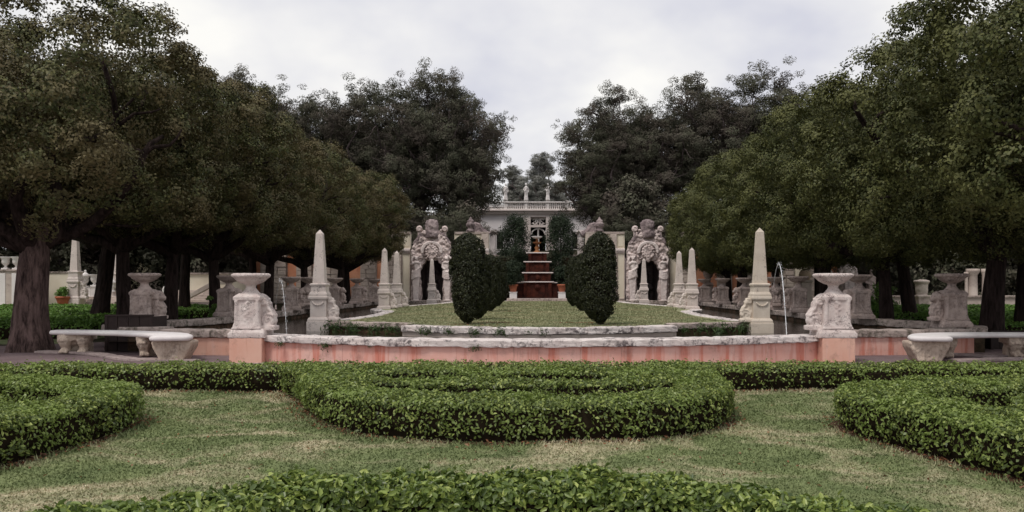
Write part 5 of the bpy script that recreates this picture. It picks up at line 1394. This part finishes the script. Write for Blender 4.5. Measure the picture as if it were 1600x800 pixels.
    for k in range(18): mb.ball((rg.uniform(-.7, .7), 3.9 + rg.uniform(-.3, .3), rg.uniform(.0, 2.4)), rg.uniform(.15, .4), 7, 5)
    carve(mb, 'rock_pile', 'grotto_crest', r, 0.08, 0.05, 3)
    return r
grotto(wx(676), 'left grotto portal with carved herms and a dark rockwork crest')
grotto(wx(1011), 'right grotto portal with carved herms and a dark rockwork crest')

def finial(x, y, z, flip, label):
    r = empty('carved_finial', (x, y, z), label, 'finial', 'carved urn finials on the garden wall')
    carve(MB().lathe([(.30, 0), (.32, .12), (.16, .22), (.30, .40), (.33, .58), (.22, .74), (.26, .80), (.10, .92), (.04, 1.08), (.01, 1.12)], 14), 'urn', 'grotto_crest', r, 0.035, 0.03, 5)
    P = catmull([(flip * .25, .62), (flip * .6, .5), (flip * .85, .12), (flip * 1.3, -.25)], .06)
    mb = MB().tube([(p[0], .05, p[1]) for p in P], list(np.linspace(.12, .24, len(P))), 8)
    mb.prism([(flip * .2, -.3), (flip * .25, .5), (flip * .6, .4), (flip * .85, .05), (flip * 1.35, -.35)], -.1, .2)
    carve(mb, 'volute', 'grotto_crest', r, 0.04, 0.03, 5)
finial(X(735, WD), WD + .2, Z(362, WD), 1, 'dark carved urn and volute on the wall above the left topiaries')
finial(X(937, WD), WD + .2, Z(362, WD), -1, 'dark carved urn and volute on the wall above the right topiaries')

# ================================================================== CASCADE
r = empty('cascade_fountain', (X(840, 60), 60.0, .5), 'stepped cascade of rust stained stone basins with thin pale rims', 'fountain')
MB().box(-2.4, 2.4, -1.3, 1.0, -.3, .05).build('step', 'coping', r, bevel=0.03)
MB().box(-2.2, 2.2, -.8, 1.0, .05, .24).build('step', 'coping_mossy', r, bevel=0.03)
for k, (y, hw, z0, z1) in enumerate(((.3, 1.02, .2, 1.38), (1.5, .98, .6, 2.06), (2.7, .88, 1.2, 2.90), (3.9, .70, 2.0, 3.62))):
    b = MB().box(-hw, hw, y, y + 1.5, z0, z1).build('basin_wall', 'rust', r, bevel=0.02)
    MB().box(-hw - .18, hw + .18, y - .14, y + .12, z1, z1 + .075).box(-hw - .18, -hw + .06, y + .12, y + 1.2, z1, z1 + .075).box(hw - .06, hw + .18, y + .12, y + 1.2, z1, z1 + .075).build('basin_rim', 'house_pink', r, bevel=0.015)
    mb = MB()
    for s in (-1, 1):
        mb.box(s * (hw - .12) - .12, s * (hw - .12) + .12, y - .10, y + .1, z0, z1 - .005)
    mb.box(-.02 - hw * .5, hw * .5 + .02, y - .04, y + .05, z0 + .1, z1 - .18)
    mb.build('pilaster', 'rust', r, bevel=0.015)
    if k in (0, 1):
        mb = MB().ball((0, y - .05, z1 - .35), (.16, .12, .18), 10, 8)
        for q in range(10): mb.ball((.17 * math.cos(q * .63), y - .05, z1 - .35 + .19 * math.sin(q * .63)), .06, 6, 4)
        carve(mb, 'mask', 'rust', r, 0.03, 0.015, 8)
for s in (-1, 1):
    MB().box(s * 1.30 - .28, s * 1.30 + .28, .35, 1.6, .2, 1.33).build('side_wall', 'rust', r, bevel=0.02)
    MB().box(s * 1.34 - .32, s * 1.34 + .40, .28, 1.6, 1.335, 1.40).build('side_coping', 'house_pink', r, bevel=0.012)
    MB().box(s * 1.82 - .10, s * 1.82 + .10, .2, 1.5, .2, 1.28).build('side_pier', 'house_pink', r, bevel=0.02)
r = empty('tazza_fountain', (X(839, 64.4), 64.4, 4.15), 'golden stained two bowl fountain on top of the cascade', 'fountain')
MB().lathe([(.34, 0), (.30, .08), (.16, .16), (.14, .30), (.20, .42), (.12, .55), (.10, .68)], 18).build('stem', 'rust_bright', r, True)
MB().lathe([(.10, .66), (.26, .74), (.34, .82), (.33, .85), (.1, .80)], 22).build('lower_bowl', 'rust_bright', r, True)
MB().lathe([(.09, .80), (.12, .92), (.08, 1.05), (.07, 1.12)], 16).build('upper_stem', 'rust_bright', r, True)
MB().lathe([(.07, 1.10), (.28, 1.16), (.42, 1.26), (.43, 1.30), (.36, 1.27), (.05, 1.22)], 24).build('upper_bowl', 'white', r, True)
# pots and plinths at the foot of the cascade
def small_cone(parent, H_, rad, n, mat, leaf, seed, z0=0.0):
    rg = np.random.default_rng(seed)
    C = []; 
    for k in range(n):
        z = rg.uniform(0, 1) ** 0.9; q = rad * np.interp(z, [0, .12, .45, .85, 1], [.5, .85, 1.0, .85, .5]); a = rg.uniform(0, 6.28); t = rg.uniform(.25, 1)
        C.append((q * t * math.cos(a), q * t * math.sin(a), z0 + z * H_))
    C = np.array(C)
    Vv, Ff = clump_cloud(C, rg.uniform(rad * .16, rad * .36, n), 60, leaf, rg, np.array([0, 0, z0 + H_ / 2]), 1.3)
    link('foliage', np_mesh('foliage', Vv, Ff), mat, parent)
def potted(x, y, z, label, seed, H_=1.5, rad=.75, plinth=.58, pr=.33):
    r = empty('potted_shrub', (x, y, z), label, 'potted plant', 'potted shrubs of the garden')
    if plinth: MB().sqlathe([(.30, 0), (.30, .06), (.26, .10), (.26, plinth - .08), (.30, plinth - .03), (.30, plinth)]).build('plinth', 'white', r, bevel=0.01)
    MB().lathe([(pr * .62, plinth), (pr * .68, plinth + .1), (pr * .9, plinth + .42), (pr * 1.05, plinth + .44), (pr * 1.05, plinth + .54), (pr * .92, plinth + .55), (pr * .9, plinth + .47), (.02, plinth + .46)], 22).build('pot', 'terracotta', r, True)
    MB().tube([(0, 0, plinth + .4), (0, 0, plinth + .9)], [.05, .04], 6).build('stem', 'bark_dark', r)
    small_cone(r, H_, rad, 70, 'cypress', (.13, .05), seed, plinth + .62)
potted(X(802, 59.6), 59.6, .62, 'dark shrub in a terracotta pot on a pale plinth, left of the cascade', 1)
potted(X(878, 59.6), 59.6, .62, 'dark shrub in a terracotta pot on a pale plinth, right of the cascade', 2, 1.1, .5)
def cypress(x, y, z, H_, rad, label, seed):
    r = empty('cypress_tree', (x, y, z), label, 'tree', 'blue green cypresses before the house')
    MB().tube([(0, 0, -.1), (.02, 0, 1.0), (0, .02, H_ * .8)], [.13, .11, .04], 8).build('trunk', 'bark_pale', r, True)
    small_cone(r, H_ * .9, rad, 320, 'cypress', (.15, .055), seed, H_ * .1)
cypress(X(805, 65.5), 65.5, .5, 6.4, 1.35, 'bushy blue green cypress left of the tazza fountain', 5)
cypress(X(876, 65.5), 65.5, .5, 6.5, 1.35, 'bushy blue green cypress right of the tazza fountain', 6)
# dark hedges closing the sides of the cascade
for (x0, x1, y, h, lb, sd) in ((-3.6, -1.7, 63.2, 3.3, 'tall dark hedge left of the cascade', 81), (2.0, 3.8, 63.2, 3.3, 'tall dark hedge right of the cascade', 82)):
    hedge('tall_hedge', lb, [(x0, y), ((x0 + x1) / 2, y), (x1, y)], 1.1, h, leaf=(.12, .06), dens=330, seed=sd, mat='topiary', group='tall hedges beside the cascade', z0=.5)
# side terrace walls with dark capping
for (x0, x1, nm) in ((-5.6, -1.5, 'left'), (1.7, 5.8, 'right')):
    r = empty('terrace_wall', ((x0 + x1) / 2, 67.5, .5), 'shaded terrace wall with a dark capping %s of the cascade top' % nm, 'wall', 'terrace walls beside the cascade')
    w2 = (x1 - x0) / 2
    MB().box(-w2, w2, 0, .5, -.5, 3.4).build('wall_face', 'grotto_crest', r)
    MB().box(-w2 - .05, w2 + .05, -.08, .58, 3.4, 3.62).build('capping', 'coping_mossy', r, bevel=0.02)

# ================================================================== THE WHITE HOUSE ON THE MOUND (95 m)
HD = 95.0; HZ = 5.45
def hx(p): return X(p, HD)
def hz(p): return Z(p, HD) - HZ
house = empty('garden_house', (hx(840), HD, HZ), 'white garden house with a balustraded roof above the cascade', 'house')
hox = hx(840)
def hb(a, b, ya, yb, y0=-0.0, y1=.4):
    return (hx(a) - hox, hx(b) - hox, y0, y1, hz(max(ya, yb)), hz(min(ya, yb)))
MB().box(*hb(728, 810, 400, 330, .2, 7)).build('wall', 'house', house)
MB().box(*hb(870, 952, 400, 330, .2, 7)).build('wall', 'house', house)
mb = MB().box(*hb(810, 829, 400, 330, 0, 1.2)).box(*hb(853, 870, 400, 330, 0, 1.2)).box(*hb(829, 853, 339, 330, 0, 1.2)).box(*hb(829, 853, 355, 351.5, 0, .8))
mb.build('loggia_wall', 'house_pink', house)
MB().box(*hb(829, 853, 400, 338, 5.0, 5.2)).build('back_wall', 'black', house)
MB().box(*hb(724, 956, 330, 327.5, -.35, 7.3)).box(*hb(726, 954, 334, 330, -.15, 7.1)).build('cornice', 'house_pink', house, bevel=0.03)
MB().box(*hb(726, 954, 327.5, 326.4, -.15, .35)).box(*hb(726, 954, 317, 315, -.2, .3)).build('balustrade_rail', 'white', house, bevel=0.02)
prof = [(.05, 0), (.07, .05), (.035, .12), (.09, .32), (.085, .45), (.04, .58), (.07, .66)]
hbal = hz(317) - hz(326.4)
bm = MB().lathe([(a_ * 1.1, z_ / .66 * hbal) for a_, z_ in prof], 8)
first = None
piers_px = [735, 760, 790, 822, 856, 886, 912, 942]
for a, b in zip(piers_px[:-1], piers_px[1:]):
    n = int((b - a - 5) / 2.9)
    for k in range(n):
        x = hx(a + 2.5 + (b - a - 5) * (k + .5) / n) - hox
        if first is None:
            first = bm.build('baluster', 'white', house, True, loc=(x, .05, hz(326.4)))
        else:
            c = first.copy(); COL.objects.link(c); c.location = (x, .05, hz(326.4))
for p in piers_px:
    MB().box(hx(p - 2.4) - hox, hx(p + 2.4) - hox, -.12, .25, hz(327.4), hz(313.8)).box(hx(p - 2.9) - hox, hx(p + 2.9) - hox, -.16, .29, hz(313.8), hz(312.9)).build('balustrade_pier', 'white', house, bevel=0.015)
MB().box(hx(745) - hox, hx(935) - hox, 1.5, 6.5, hz(327), hz(321)).build('roof', 'roofing', house)
# loggia: fretwork over an arched doorway, columns
mb = MB()
cx0 = hx(841) - hox
for s in (-1, 1):
    mb.tube([(cx0 + s * (.38 + .30 * math.cos(a)), .3, hz(346) + .30 * math.sin(a)) for a in np.linspace(.6, 5.6, 14)], .07, 6)
    mb.tube([(cx0 + s * .10, .3, hz(340)), (cx0 + s * .34, .3, hz(345)), (cx0 + s * .10, .3, hz(351))], .07, 6)
mb.tube([(cx0 - .75, .3, hz(349)), (cx0, .3, hz(343)), (cx0 + .75, .3, hz(349))], .05, 6)
mb.build('fretwork', 'white', house, True)
mb = MB()
mb.tube([(cx0 + .78 * math.cos(a), .25, hz(367) + .72 * math.sin(a)) for a in np.linspace(0, PI, 14)], .10, 6)
mb.build('door_arch', 'white', house, True)
for p in (827.5, 841, 854.5):
    MB().lathe([(.17, hz(392)), (.17, hz(390)), (.12, hz(389)), (.10, hz(358)), (.16, hz(356.5)), (.17, hz(355.2))], 12, (hx(p) - hox, .25)).build('column', 'white', house, True)
for (a, b) in ((806, 817), (863, 874)):
    fr = MB().box(hx(a) - hox - .08, hx(b) - hox + .08, .05 if a < 810 else -.06, .21, hz(353), hz(352)).box(hx(a) - hox - .08, hx(b) - hox + .08, -.06, .21, hz(339.5), hz(338.5)).build('window', 'white', house)
    MB().box(hx(a) - hox, hx(b) - hox, -.03, .19, hz(352), hz(339.5)).build('pane', 'glass', fr)
for (a, b) in ((776, 786), (894, 904)):
    fr = MB().box(hx(a) - hox - .1, hx(b) - hox + .1, .12, .22, hz(390), hz(389)).box(hx(a) - hox - .1, hx(b) - hox + .1, .12, .22, hz(363), hz(362)).build('door', 'white', house)
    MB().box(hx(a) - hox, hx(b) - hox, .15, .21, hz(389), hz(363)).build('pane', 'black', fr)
# garden pavilions at the sides
def pavilion(px0, px1, label):
    d_ = 71.0; x0, x1 = X(px0, d_), X(px1, d_); xm = (x0 + x1) / 2; zb = float(terrain_h(np.array(xm), np.array(d_))) - .3
    r = empty('garden_pavilion', (xm, d_, zb), label, 'pavilion', 'small pavilions beside the cascade')
    w2 = (x1 - x0) / 2; zt = Z(363, d_) - zb
    MB().box(-w2, w2, 0, 3, 0, zt).build('wall', 'house_pink', r)
    MB().box(-w2 - .15, w2 + .15, -.15, 3.1, zt, zt + .18).build('cornice', 'house_pink', r, bevel=0.02)
    zw0, zw1 = Z(389, d_) - zb, Z(367, d_) - zb
    fr = MB().box(-.36, .36, -.05, .02, zw0 - .06, zw0).box(-.36, .36, -.05, .02, zw1, zw1 + .06).box(-.36, -.30, -.05, .02, zw0, zw1).box(.30, .36, -.05, .02, zw0, zw1).build('window', 'white', r)
    MB().box(-.30, .30, -.012, -.004, zw0, zw1).build('pane', 'glass', fr)
    mb = MB().box(-.022, .022, -.04, -.014, zw0, zw1)
    for k in (1, 2, 3): mb.box(-.3, .3, -.038, -.015, zw0 + (zw1 - zw0) * k / 4 - .018, zw0 + (zw1 - zw0) * k / 4 + .018)
    mb.build('glazing_bar', 'white', fr)
pavilion(745, 773, 'small pavilion with a gridded window at the left of the house')
pavilion(905, 930, 'small pavilion with a gridded window at the right of the house')
# statues on the balustrade
def statue(x, y, z, label, seed, h=1.95, mat='white', grp='statues on the house balustrade'):
    rg = random.Random(seed)
    r = empty('statue', (x, y, z), label, 'statue', grp)
    k = h / 1.9; s = rg.choice([-1, 1])
    MB().sqlathe([(.24 * k, 0), (.24 * k, .10 * k)]).build('base', mat, r, bevel=.01)
    mb = MB()
    mb.lathe([(a_ * k, z_ * k) for a_, z_ in [(.23, .08), (.20, .25), (.17, .6), (.19, .92), (.20, 1.0), (.155, 1.14), (.19, 1.34), (.20, 1.44), (.12, 1.53), (.065, 1.57), (.06, 1.64)]], 16, wob=.25)
    mb.ball((0, -.01, 1.74 * k), (.095 * k, .11 * k, .13 * k), 10, 8)
    for q in range(8): mb.ball((rg.uniform(-.07, .07) * k, .03, (1.80 + rg.uniform(-.05, .06)) * k), .05 * k, 6, 4)
    mb.tube([(s * .18 * k, 0, 1.43 * k), (s * .29 * k, -.03, 1.18 * k), (s * .12 * k, -.17 * k, 1.05 * k)], [.07 * k, .055 * k, .04 * k], 8)
    up = rg.uniform(0, 1) < .5
    if up: mb.tube([(-s * .18 * k, 0, 1.43 * k), (-s * .32 * k, -.08 * k, 1.25 * k), (-s * .14 * k, -.15 * k, 1.52 * k)], [.07 * k, .05 * k, .04 * k], 8)
    else: mb.tube([(-s * .18 * k, 0, 1.43 * k), (-s * .27 * k, .02, 1.15 * k), (-s * .26 * k, -.06 * k, .88 * k)], [.07 * k, .055 * k, .04 * k], 8)
    for q in range(6):
        a = q * 1.05 + seed; mb.tube([(.17 * k * math.cos(a), .15 * k * math.sin(a), 1.0 * k), (.15 * k * math.cos(a + .3), .15 * k * math.sin(a + .3), .6 * k), (.21 * k * math.cos(a + .2), .20 * k * math.sin(a + .2), .12 * k)], .035 * k, 6)
    mb.tube([(-s * .2 * k, -.05 * k, 1.40 * k), (0, -.2 * k, 1.2 * k), (s * .2 * k, -.14 * k, .9 * k)], .05 * k, 6)
    carve(mb, 'figure', mat, r, 0.025 * k, 0.012, 8)
zst = HZ + hz(312.9)
statue(hx(790), HD + .05, zst, 'leftmost draped white statue on the house balustrade, against the trees', 1)
statue(hx(822), HD + .05, zst, 'middle draped white statue on the house balustrade', 2)
statue(hx(856), HD + .05, zst, 'rightmost draped white statue on the house balustrade', 3)

# ================================================================== SIDE GARDENS
SG = 'low clipped hedges of the side gardens'
LBL = ['nearest row of low green hedge in the left side garden', 'second row of low green hedge in the left side garden', 'third row of low green hedge in the left side garden', 'fourth row of low green hedge in the left side garden', 'fifth row of low green hedge in the left side garden', 'farthest row of low green hedge in the left side garden']
for k, y in enumerate((27.0, 29.6, 32.6, 36.2, 40.6, 46.0)):
    for s, sd in ((-1, 'left'), (1, 'right')):
        lbl = LBL[k].replace('left', sd)
        x0, x1 = (14.6 + .3 * k) * s, (18 + y * .55) * s
        pts = [(x0, y + .6), (x0 + (x1 - x0) * .25, y), (x0 + (x1 - x0) * .5, y + .7), (x0 + (x1 - x0) * .75, y - .1), (x1, y + .5)]
        hedge('low_hedge', lbl, pts, 1.3, .50 + .02 * k, leaf=(.12 + .008 * k, .07), dens=300 - 25 * k, seed=300 + k * 2 + (s > 0), mat='hedge_far', group=SG, ragg=.06)
for s, nm in ((-1, 'left'), (1, 'right')):
    sheet('side_lawn', [(s * 14.2, 24.5), (s * 14.2, 50.0), (s * 52, 50.0), (s * 40, 24.5)][::s], 0.010, 'lawn')
# far garden wall, left
D5 = 50.0
def gx5(p): return X(p, D5)
def z5(p): return Z(p, D5)
def gobj(name, px, label, cat, grp=None, d_=D5, z=None): return empty(name, (X(px, d_), d_, z if z is not None else .45), label, cat, grp)
r = gobj('garden_wall', 10, 'pale pier wall with white panels carrying two white urns, far left', 'wall')
MB().box(-2.6, .95, 0, .7, -.45, z5(424) - .45).build('wall_core', 'rustic', r, bevel=.03)
MB().box(-2.7, 1.02, -.08, .78, z5(424) - .45, z5(421) - .45).build('wall_coping', 'coping_mossy', r, bevel=.02)
for a in (-.42, .30):
    MB().box(a - .17 + .2, a + .17 + .2, -.04, .02, .0, z5(427) - .45).build('white_panel', 'white', r, bevel=.01)
def vase(x, y, z, label, s=1.0, lid=False, mat='white', grp='white urns of the left garden'):
    r = empty('garden_urn', (x, y, z), label, 'urn', grp)
    MB().sqlathe([(.16 * s, 0), (.16 * s, .08 * s)]).build('base', mat, r, bevel=.005)
    MB().lathe([(a_ * s, z_ * s) for a_, z_ in [(.13, .08), (.06, .16), (.06, .20), (.16, .30), (.20, .42), (.19, .56), (.27, .66), (.29, .70), (.24, .70), (.1, .62)]], 22).build('bowl', mat, r, True)
    if lid: MB().lathe([(a_ * s, z_ * s) for a_, z_ in [(.22, .69), (.18, .80), (.08, .88), (.05, .94), (.08, .99), (.02, 1.05)]], 18).build('lid', mat, r, True)
vase(gx5(4), D5 + .3, z5(421), 'white urn at the very left edge on the pier wall', 1.1)
vase(gx5(21), D5 + .3, z5(421), 'white urn on the pier wall, left of the thick trunk', 1.1)
r = gobj('garden_pier', 43, 'tall stone pier with a carved top, just left of the thick trunk', 'pier')
MB().sqlathe([(.34, -.4), (.34, .1), (.27, .16), (.27, z5(409) - .45), (.36, z5(406) - .45), (.36, z5(404) - .45)]).build('shaft', 'rustic', r, bevel=.015)
mb = MB().lathe([(.2, 0), (.15, .2), (.2, .4), (.12, .62), (.1, .7)], 10)
mb.ball((.0, -.02, .78), (.12, .13, .14), 8, 6); mb.tube([(-.2, 0, .5), (-.3, -.1, .3), (0, -.2, .35)], .07, 6)
carve(mb, 'carved_top', 'rustic', r, .03, .03, 6, loc=(0, 0, z5(404) - .45))
statue(gx5(-1), 53.0, z5(403), 'weathered statue cut by the left picture edge', 8, 1.5, 'coral_dark', None)
r = empty('statue_pedestal', (gx5(-1), 53.0, 0), 'stone pedestal under the weathered statue at the left picture edge', 'pedestal')
MB().sqlathe([(.4, 0), (.4, .2), (.32, .3), (.32, z5(405)), (.4, z5(403.2))]).build('die', 'rustic', r, bevel=.02)
r = gobj('garden_wall', 96, 'cream wall fragment between the thick trunk and the far left obelisk', 'wall', d_=51.5)
MB().box(-.8, 1.0, 0, .5, -.45, z5(428) - .4).build('wall_face', 'cream', r)
MB().box(-.85, 1.05, -.05, .55, z5(428) - .4, z5(425) - .4).build('wall_coping', 'coping_mossy', r, bevel=.02)
def pot_plant(px, d_, label, seed):
    r = empty('potted_plant', (X(px, d_), d_, .42), label, 'potted plant', 'terracotta pots of the left garden')
    MB().lathe([(.22, 0), (.30, .34), (.36, .52), (.40, .52), (.40, .62), (.34, .63), (.02, .58)], 22).build('pot', 'terracotta', r, True)
    rg = np.random.default_rng(seed)
    C = np.stack([rg.normal(0, .22, 26), rg.normal(0, .2, 26), .85 + rg.uniform(-.15, .28, 26)], 1)
    Vv, Ff = clump_cloud(C, rg.uniform(.12, .22, 26), 40, (.14, .04), rg, np.array([0, 0, .7]))
    link('foliage', np_mesh('foliage', Vv, Ff), 'hedge_far', r)
pot_plant(98, 48.5, 'leafy plant in a terracotta pot right of the thick trunk', 71)
pot_plant(43, 48.5, 'leafy plant in a terracotta pot left of the thick trunk', 72)
for px_, d_, s, z_, lb in ((118, 49.0, 1.38, .85, 'tall white obelisk in the left garden, right of the thick trunk'), (184, 51.0, 1.30, .85, 'white obelisk almost hidden behind the dark trunks of the left avenue')):
    copy_tree(ob, (X(px_, d_), d_, z_), 0, lb, group='obelisks of the left side garden', scale=(s * .85, s * .85, s))
r = gobj('garden_steps', 145, 'stone steps and plinths with small urns in the left garden', 'steps', d_=50.2)
for k in range(4): MB().box(-1.0, 1.6, -k * .28, 1, -.45, 1.02 - .45 - k * .15).build('step', 'rustic', r, bevel=.02)
for a, w_, h_ in ((-.45, .22, 1.1), (.12, .34, 1.15)): MB().sqlathe([(w_, .5), (w_ * .9, .6), (w_ * .9, h_ - .1), (w_, h_)], (a, .4)).build('plinth', 'white', r, bevel=.015)
vase(X(132, 50.5), 50.6, 1.58, 'lidded white urn beside the left garden obelisk', 1.0, True)
vase(X(146, 50.5), 50.6, 1.62, 'open white urn on a wide plinth above the garden steps', 1.05)
vase(X(176, 50.5), 50.6, 1.3, 'small white urn beside the dark trunks of the left garden', .8, True)
r = gobj('garden_stairs', 305, 'pale stone stairs with a sloping parapet in the left garden', 'stairs', d_=51.0)
for k in range(7): MB().box(-1.1, 2.4 - k * .12, -k * .30, 1.5, -.45, .95 - k * .14).build('step', 'rustic', r, bevel=.02)
MB().prism([(-.2, .4), (1.8, 1.5), (2.6, 1.5), (2.6, 1.3), (2.0, 1.28), (-.1, .2)], -1.9, -1.6).build('sloping_parapet', 'rustic', r, bevel=.02)
MB().box(-1.4, 2.8, 1.2, 1.7, -.4, z5(440)).build('back_wall', 'cream', r)
MB().box(-1.4, 2.8, 1.1, 1.75, z5(440) + .002, z5(437)).build('wall_coping', 'coping_mossy', r)
mb = MB().add(*cyl_y((-.75, .95), .34, -2.1, -1.75)); mb.tube([(-.75 + .24 * math.cos(a), -2.12, .95 + .24 * math.sin(a)) for a in np.linspace(0, 6.28, 14)], .06, 6)
carve(mb, 'volute', 'white', r, .035, .01, 6)
# right garden
r = gobj('garden_wall', 1460, 'shaded low wall with a moulded coping across the back of the right garden', 'wall', d_=52)
MB().box(-4.6, 9.0, 0, .5, -.45, z5(466) - .45).build('wall_face', 'rustic', r)
MB().box(-4.7, 9.1, -.1, .6, z5(466) - .45, z5(462.5) - .45).build('wall_coping', 'coping_mossy', r, bevel=.02)
r = gobj('stone_urn', 1440, 'pale stone urn block with a rounded lid in the right garden', 'urn', d_=49.5, z=.45)
carve(MB().sqlathe([(.32, -.3), (.32, .5), (.38, .55), (.38, .65)]).lathe([(.3, .64), (.36, .95), (.36, 1.3), (.44, 1.42), (.46, 1.5), (.3, 1.56), (.05, 1.6)], 18), 'urn_body', 'rustic', r, .035, .02, 5)
for px_, w_, lb, top in ((1520, .55, 'wide pale column stump behind the right avenue', 420), (1537, .22, 'slender pale column right of the wide stump', 420), (1561, .4, 'pale column between the two rightmost trunks', 420), (1510, .2, 'thin shaded column left of the wide stump', 425)):
    r = gobj('garden_column', px_, lb, 'column', 'pale columns at the back of the right garden', d_=54)
    MB().lathe([(w_ * .8, -.4), (w_ * .8, 0), (w_ * .55, .1), (w_ * .5, Z(top, 54) - .85), (w_ * .75, Z(top, 54) - .65), (w_ * .75, Z(top, 54) - .45)], 20).build('shaft', 'rustic', r, True)
def garden_herm(px, d_, top, label, mat='coral', seed=1):
    r = empty('garden_herm', (X(px, d_), d_, .3), label, 'herm', 'carved herms near the right garden wall')
    H_ = Z(top, d_) - .3; k = H_ / 3.0
    MB().sqlathe([(.34 * k, -.3), (.34 * k, .1 * k), (.24 * k, .2 * k), (.30 * k, 1.7 * k)]).build('pillar', mat, r, bevel=.02)
    mb = MB().ball((0, 0, 2.0 * k), (.36 * k, .26 * k, .38 * k), 12, 9).ball((0, -.02, 2.76 * k), (.15 * k, .17 * k, .21 * k), 10, 8).tube([(0, 0, 2.3 * k), (0, 0, 2.6 * k)], .12 * k, 8)
    mb.tube([(-.42 * k, 0, 2.2 * k), (0, -.05, 2.38 * k), (.42 * k, 0, 2.2 * k)], [.12 * k, .16 * k, .12 * k], 8)
    for s in (-1, 1): mb.tube([(s * .42 * k, 0, 2.2 * k), (s * .48 * k, -.1, 1.85 * k), (s * .15 * k, -.28 * k, 1.75 * k)], [.12 * k, .09 * k, .07 * k], 8)
    for q in range(9): mb.tube([(.3 * k * math.cos(q), -.2 * k, 1.9 * k), (.3 * k * math.cos(q + 1), -.26 * k, 1.65 * k), (.25 * k * math.cos(q + .5), -.2 * k, 1.4 * k)], .05 * k, 5)
    carve(mb, 'bust', mat, r, .035, .02, 6)
garden_herm(1287, 54, 404, 'carved stone herm behind the nearest right dish, left of its bowl')
garden_herm(1325, 55, 399, 'carved stone herm rising above the bowl of the nearest right dish')
garden_herm(1361, 56, 420, 'shaded herm between the nearest right dish and the dark trunks', 'coral_dark')
r = empty('stone_ball', (X(1258, 52), 52, .3), 'round stone ball on a pier left of the nearest right dish', 'stone ball')
MB().sqlathe([(.4, -.3), (.4, .1), (.32, .2), (.32, 1.55), (.40, 1.62), (.40, 1.7)]).build('pier', 'rustic', r, bevel=.02)
MB().ball((0, 0, 2.03), .38, 20, 14).build('ball', 'coral_warm', r, True)
vase(X(1107, 58.5), 58.6, 1.72, 'large pale urn against the orange panel behind the right obelisks', 1.8, mat='coral_dark', grp=None)
r = empty('urn_pedestal', (X(1107, 58.5), 58.6, .5), 'stone pedestal under the large pale urn by the orange panel', 'pedestal')
MB().sqlathe([(.36, 0), (.36, .1), (.28, .2), (.28, 1.1), (.36, 1.215)]).build('die', 'coral_dark', r, bevel=.015)
# a green shrub beside the dark right trunks and one on the left
for px_, d_, s, lb in ((1370, 33, .9, 'leafy green shrub between the nearest right dish and the dark trunks'), (1290, 42, .6, 'low green shrub beyond the nearest right dish'), (345, 31, .5, 'yellow green shrub left of the shaded left dish')):
    rg = np.random.default_rng(px_)
    r = empty('garden_shrub', (X(px_, d_), d_, 0), lb, 'shrub', 'loose green shrubs among the avenue trees')
    C = rg.normal(0, .5, (60, 3)) * s; C[:, 2] = abs(C[:, 2]) * 1.4 + .25
    Vv, Ff = clump_cloud(C, rg.uniform(.16, .32, 60) * s, 60, (.11, .055), rg, np.array([0, 0, .4]))
    link('foliage', np_mesh('foliage', Vv, Ff), 'hedge_far', r)
    MB().tube([(0, 0, 0), (.1 * s, 0, .5 * s), (0, .1, 1.1 * s)], [.04, .03, .015], 5).build('stem', 'bark_dark', r)

bpy.data.scenes.remove(TMP)
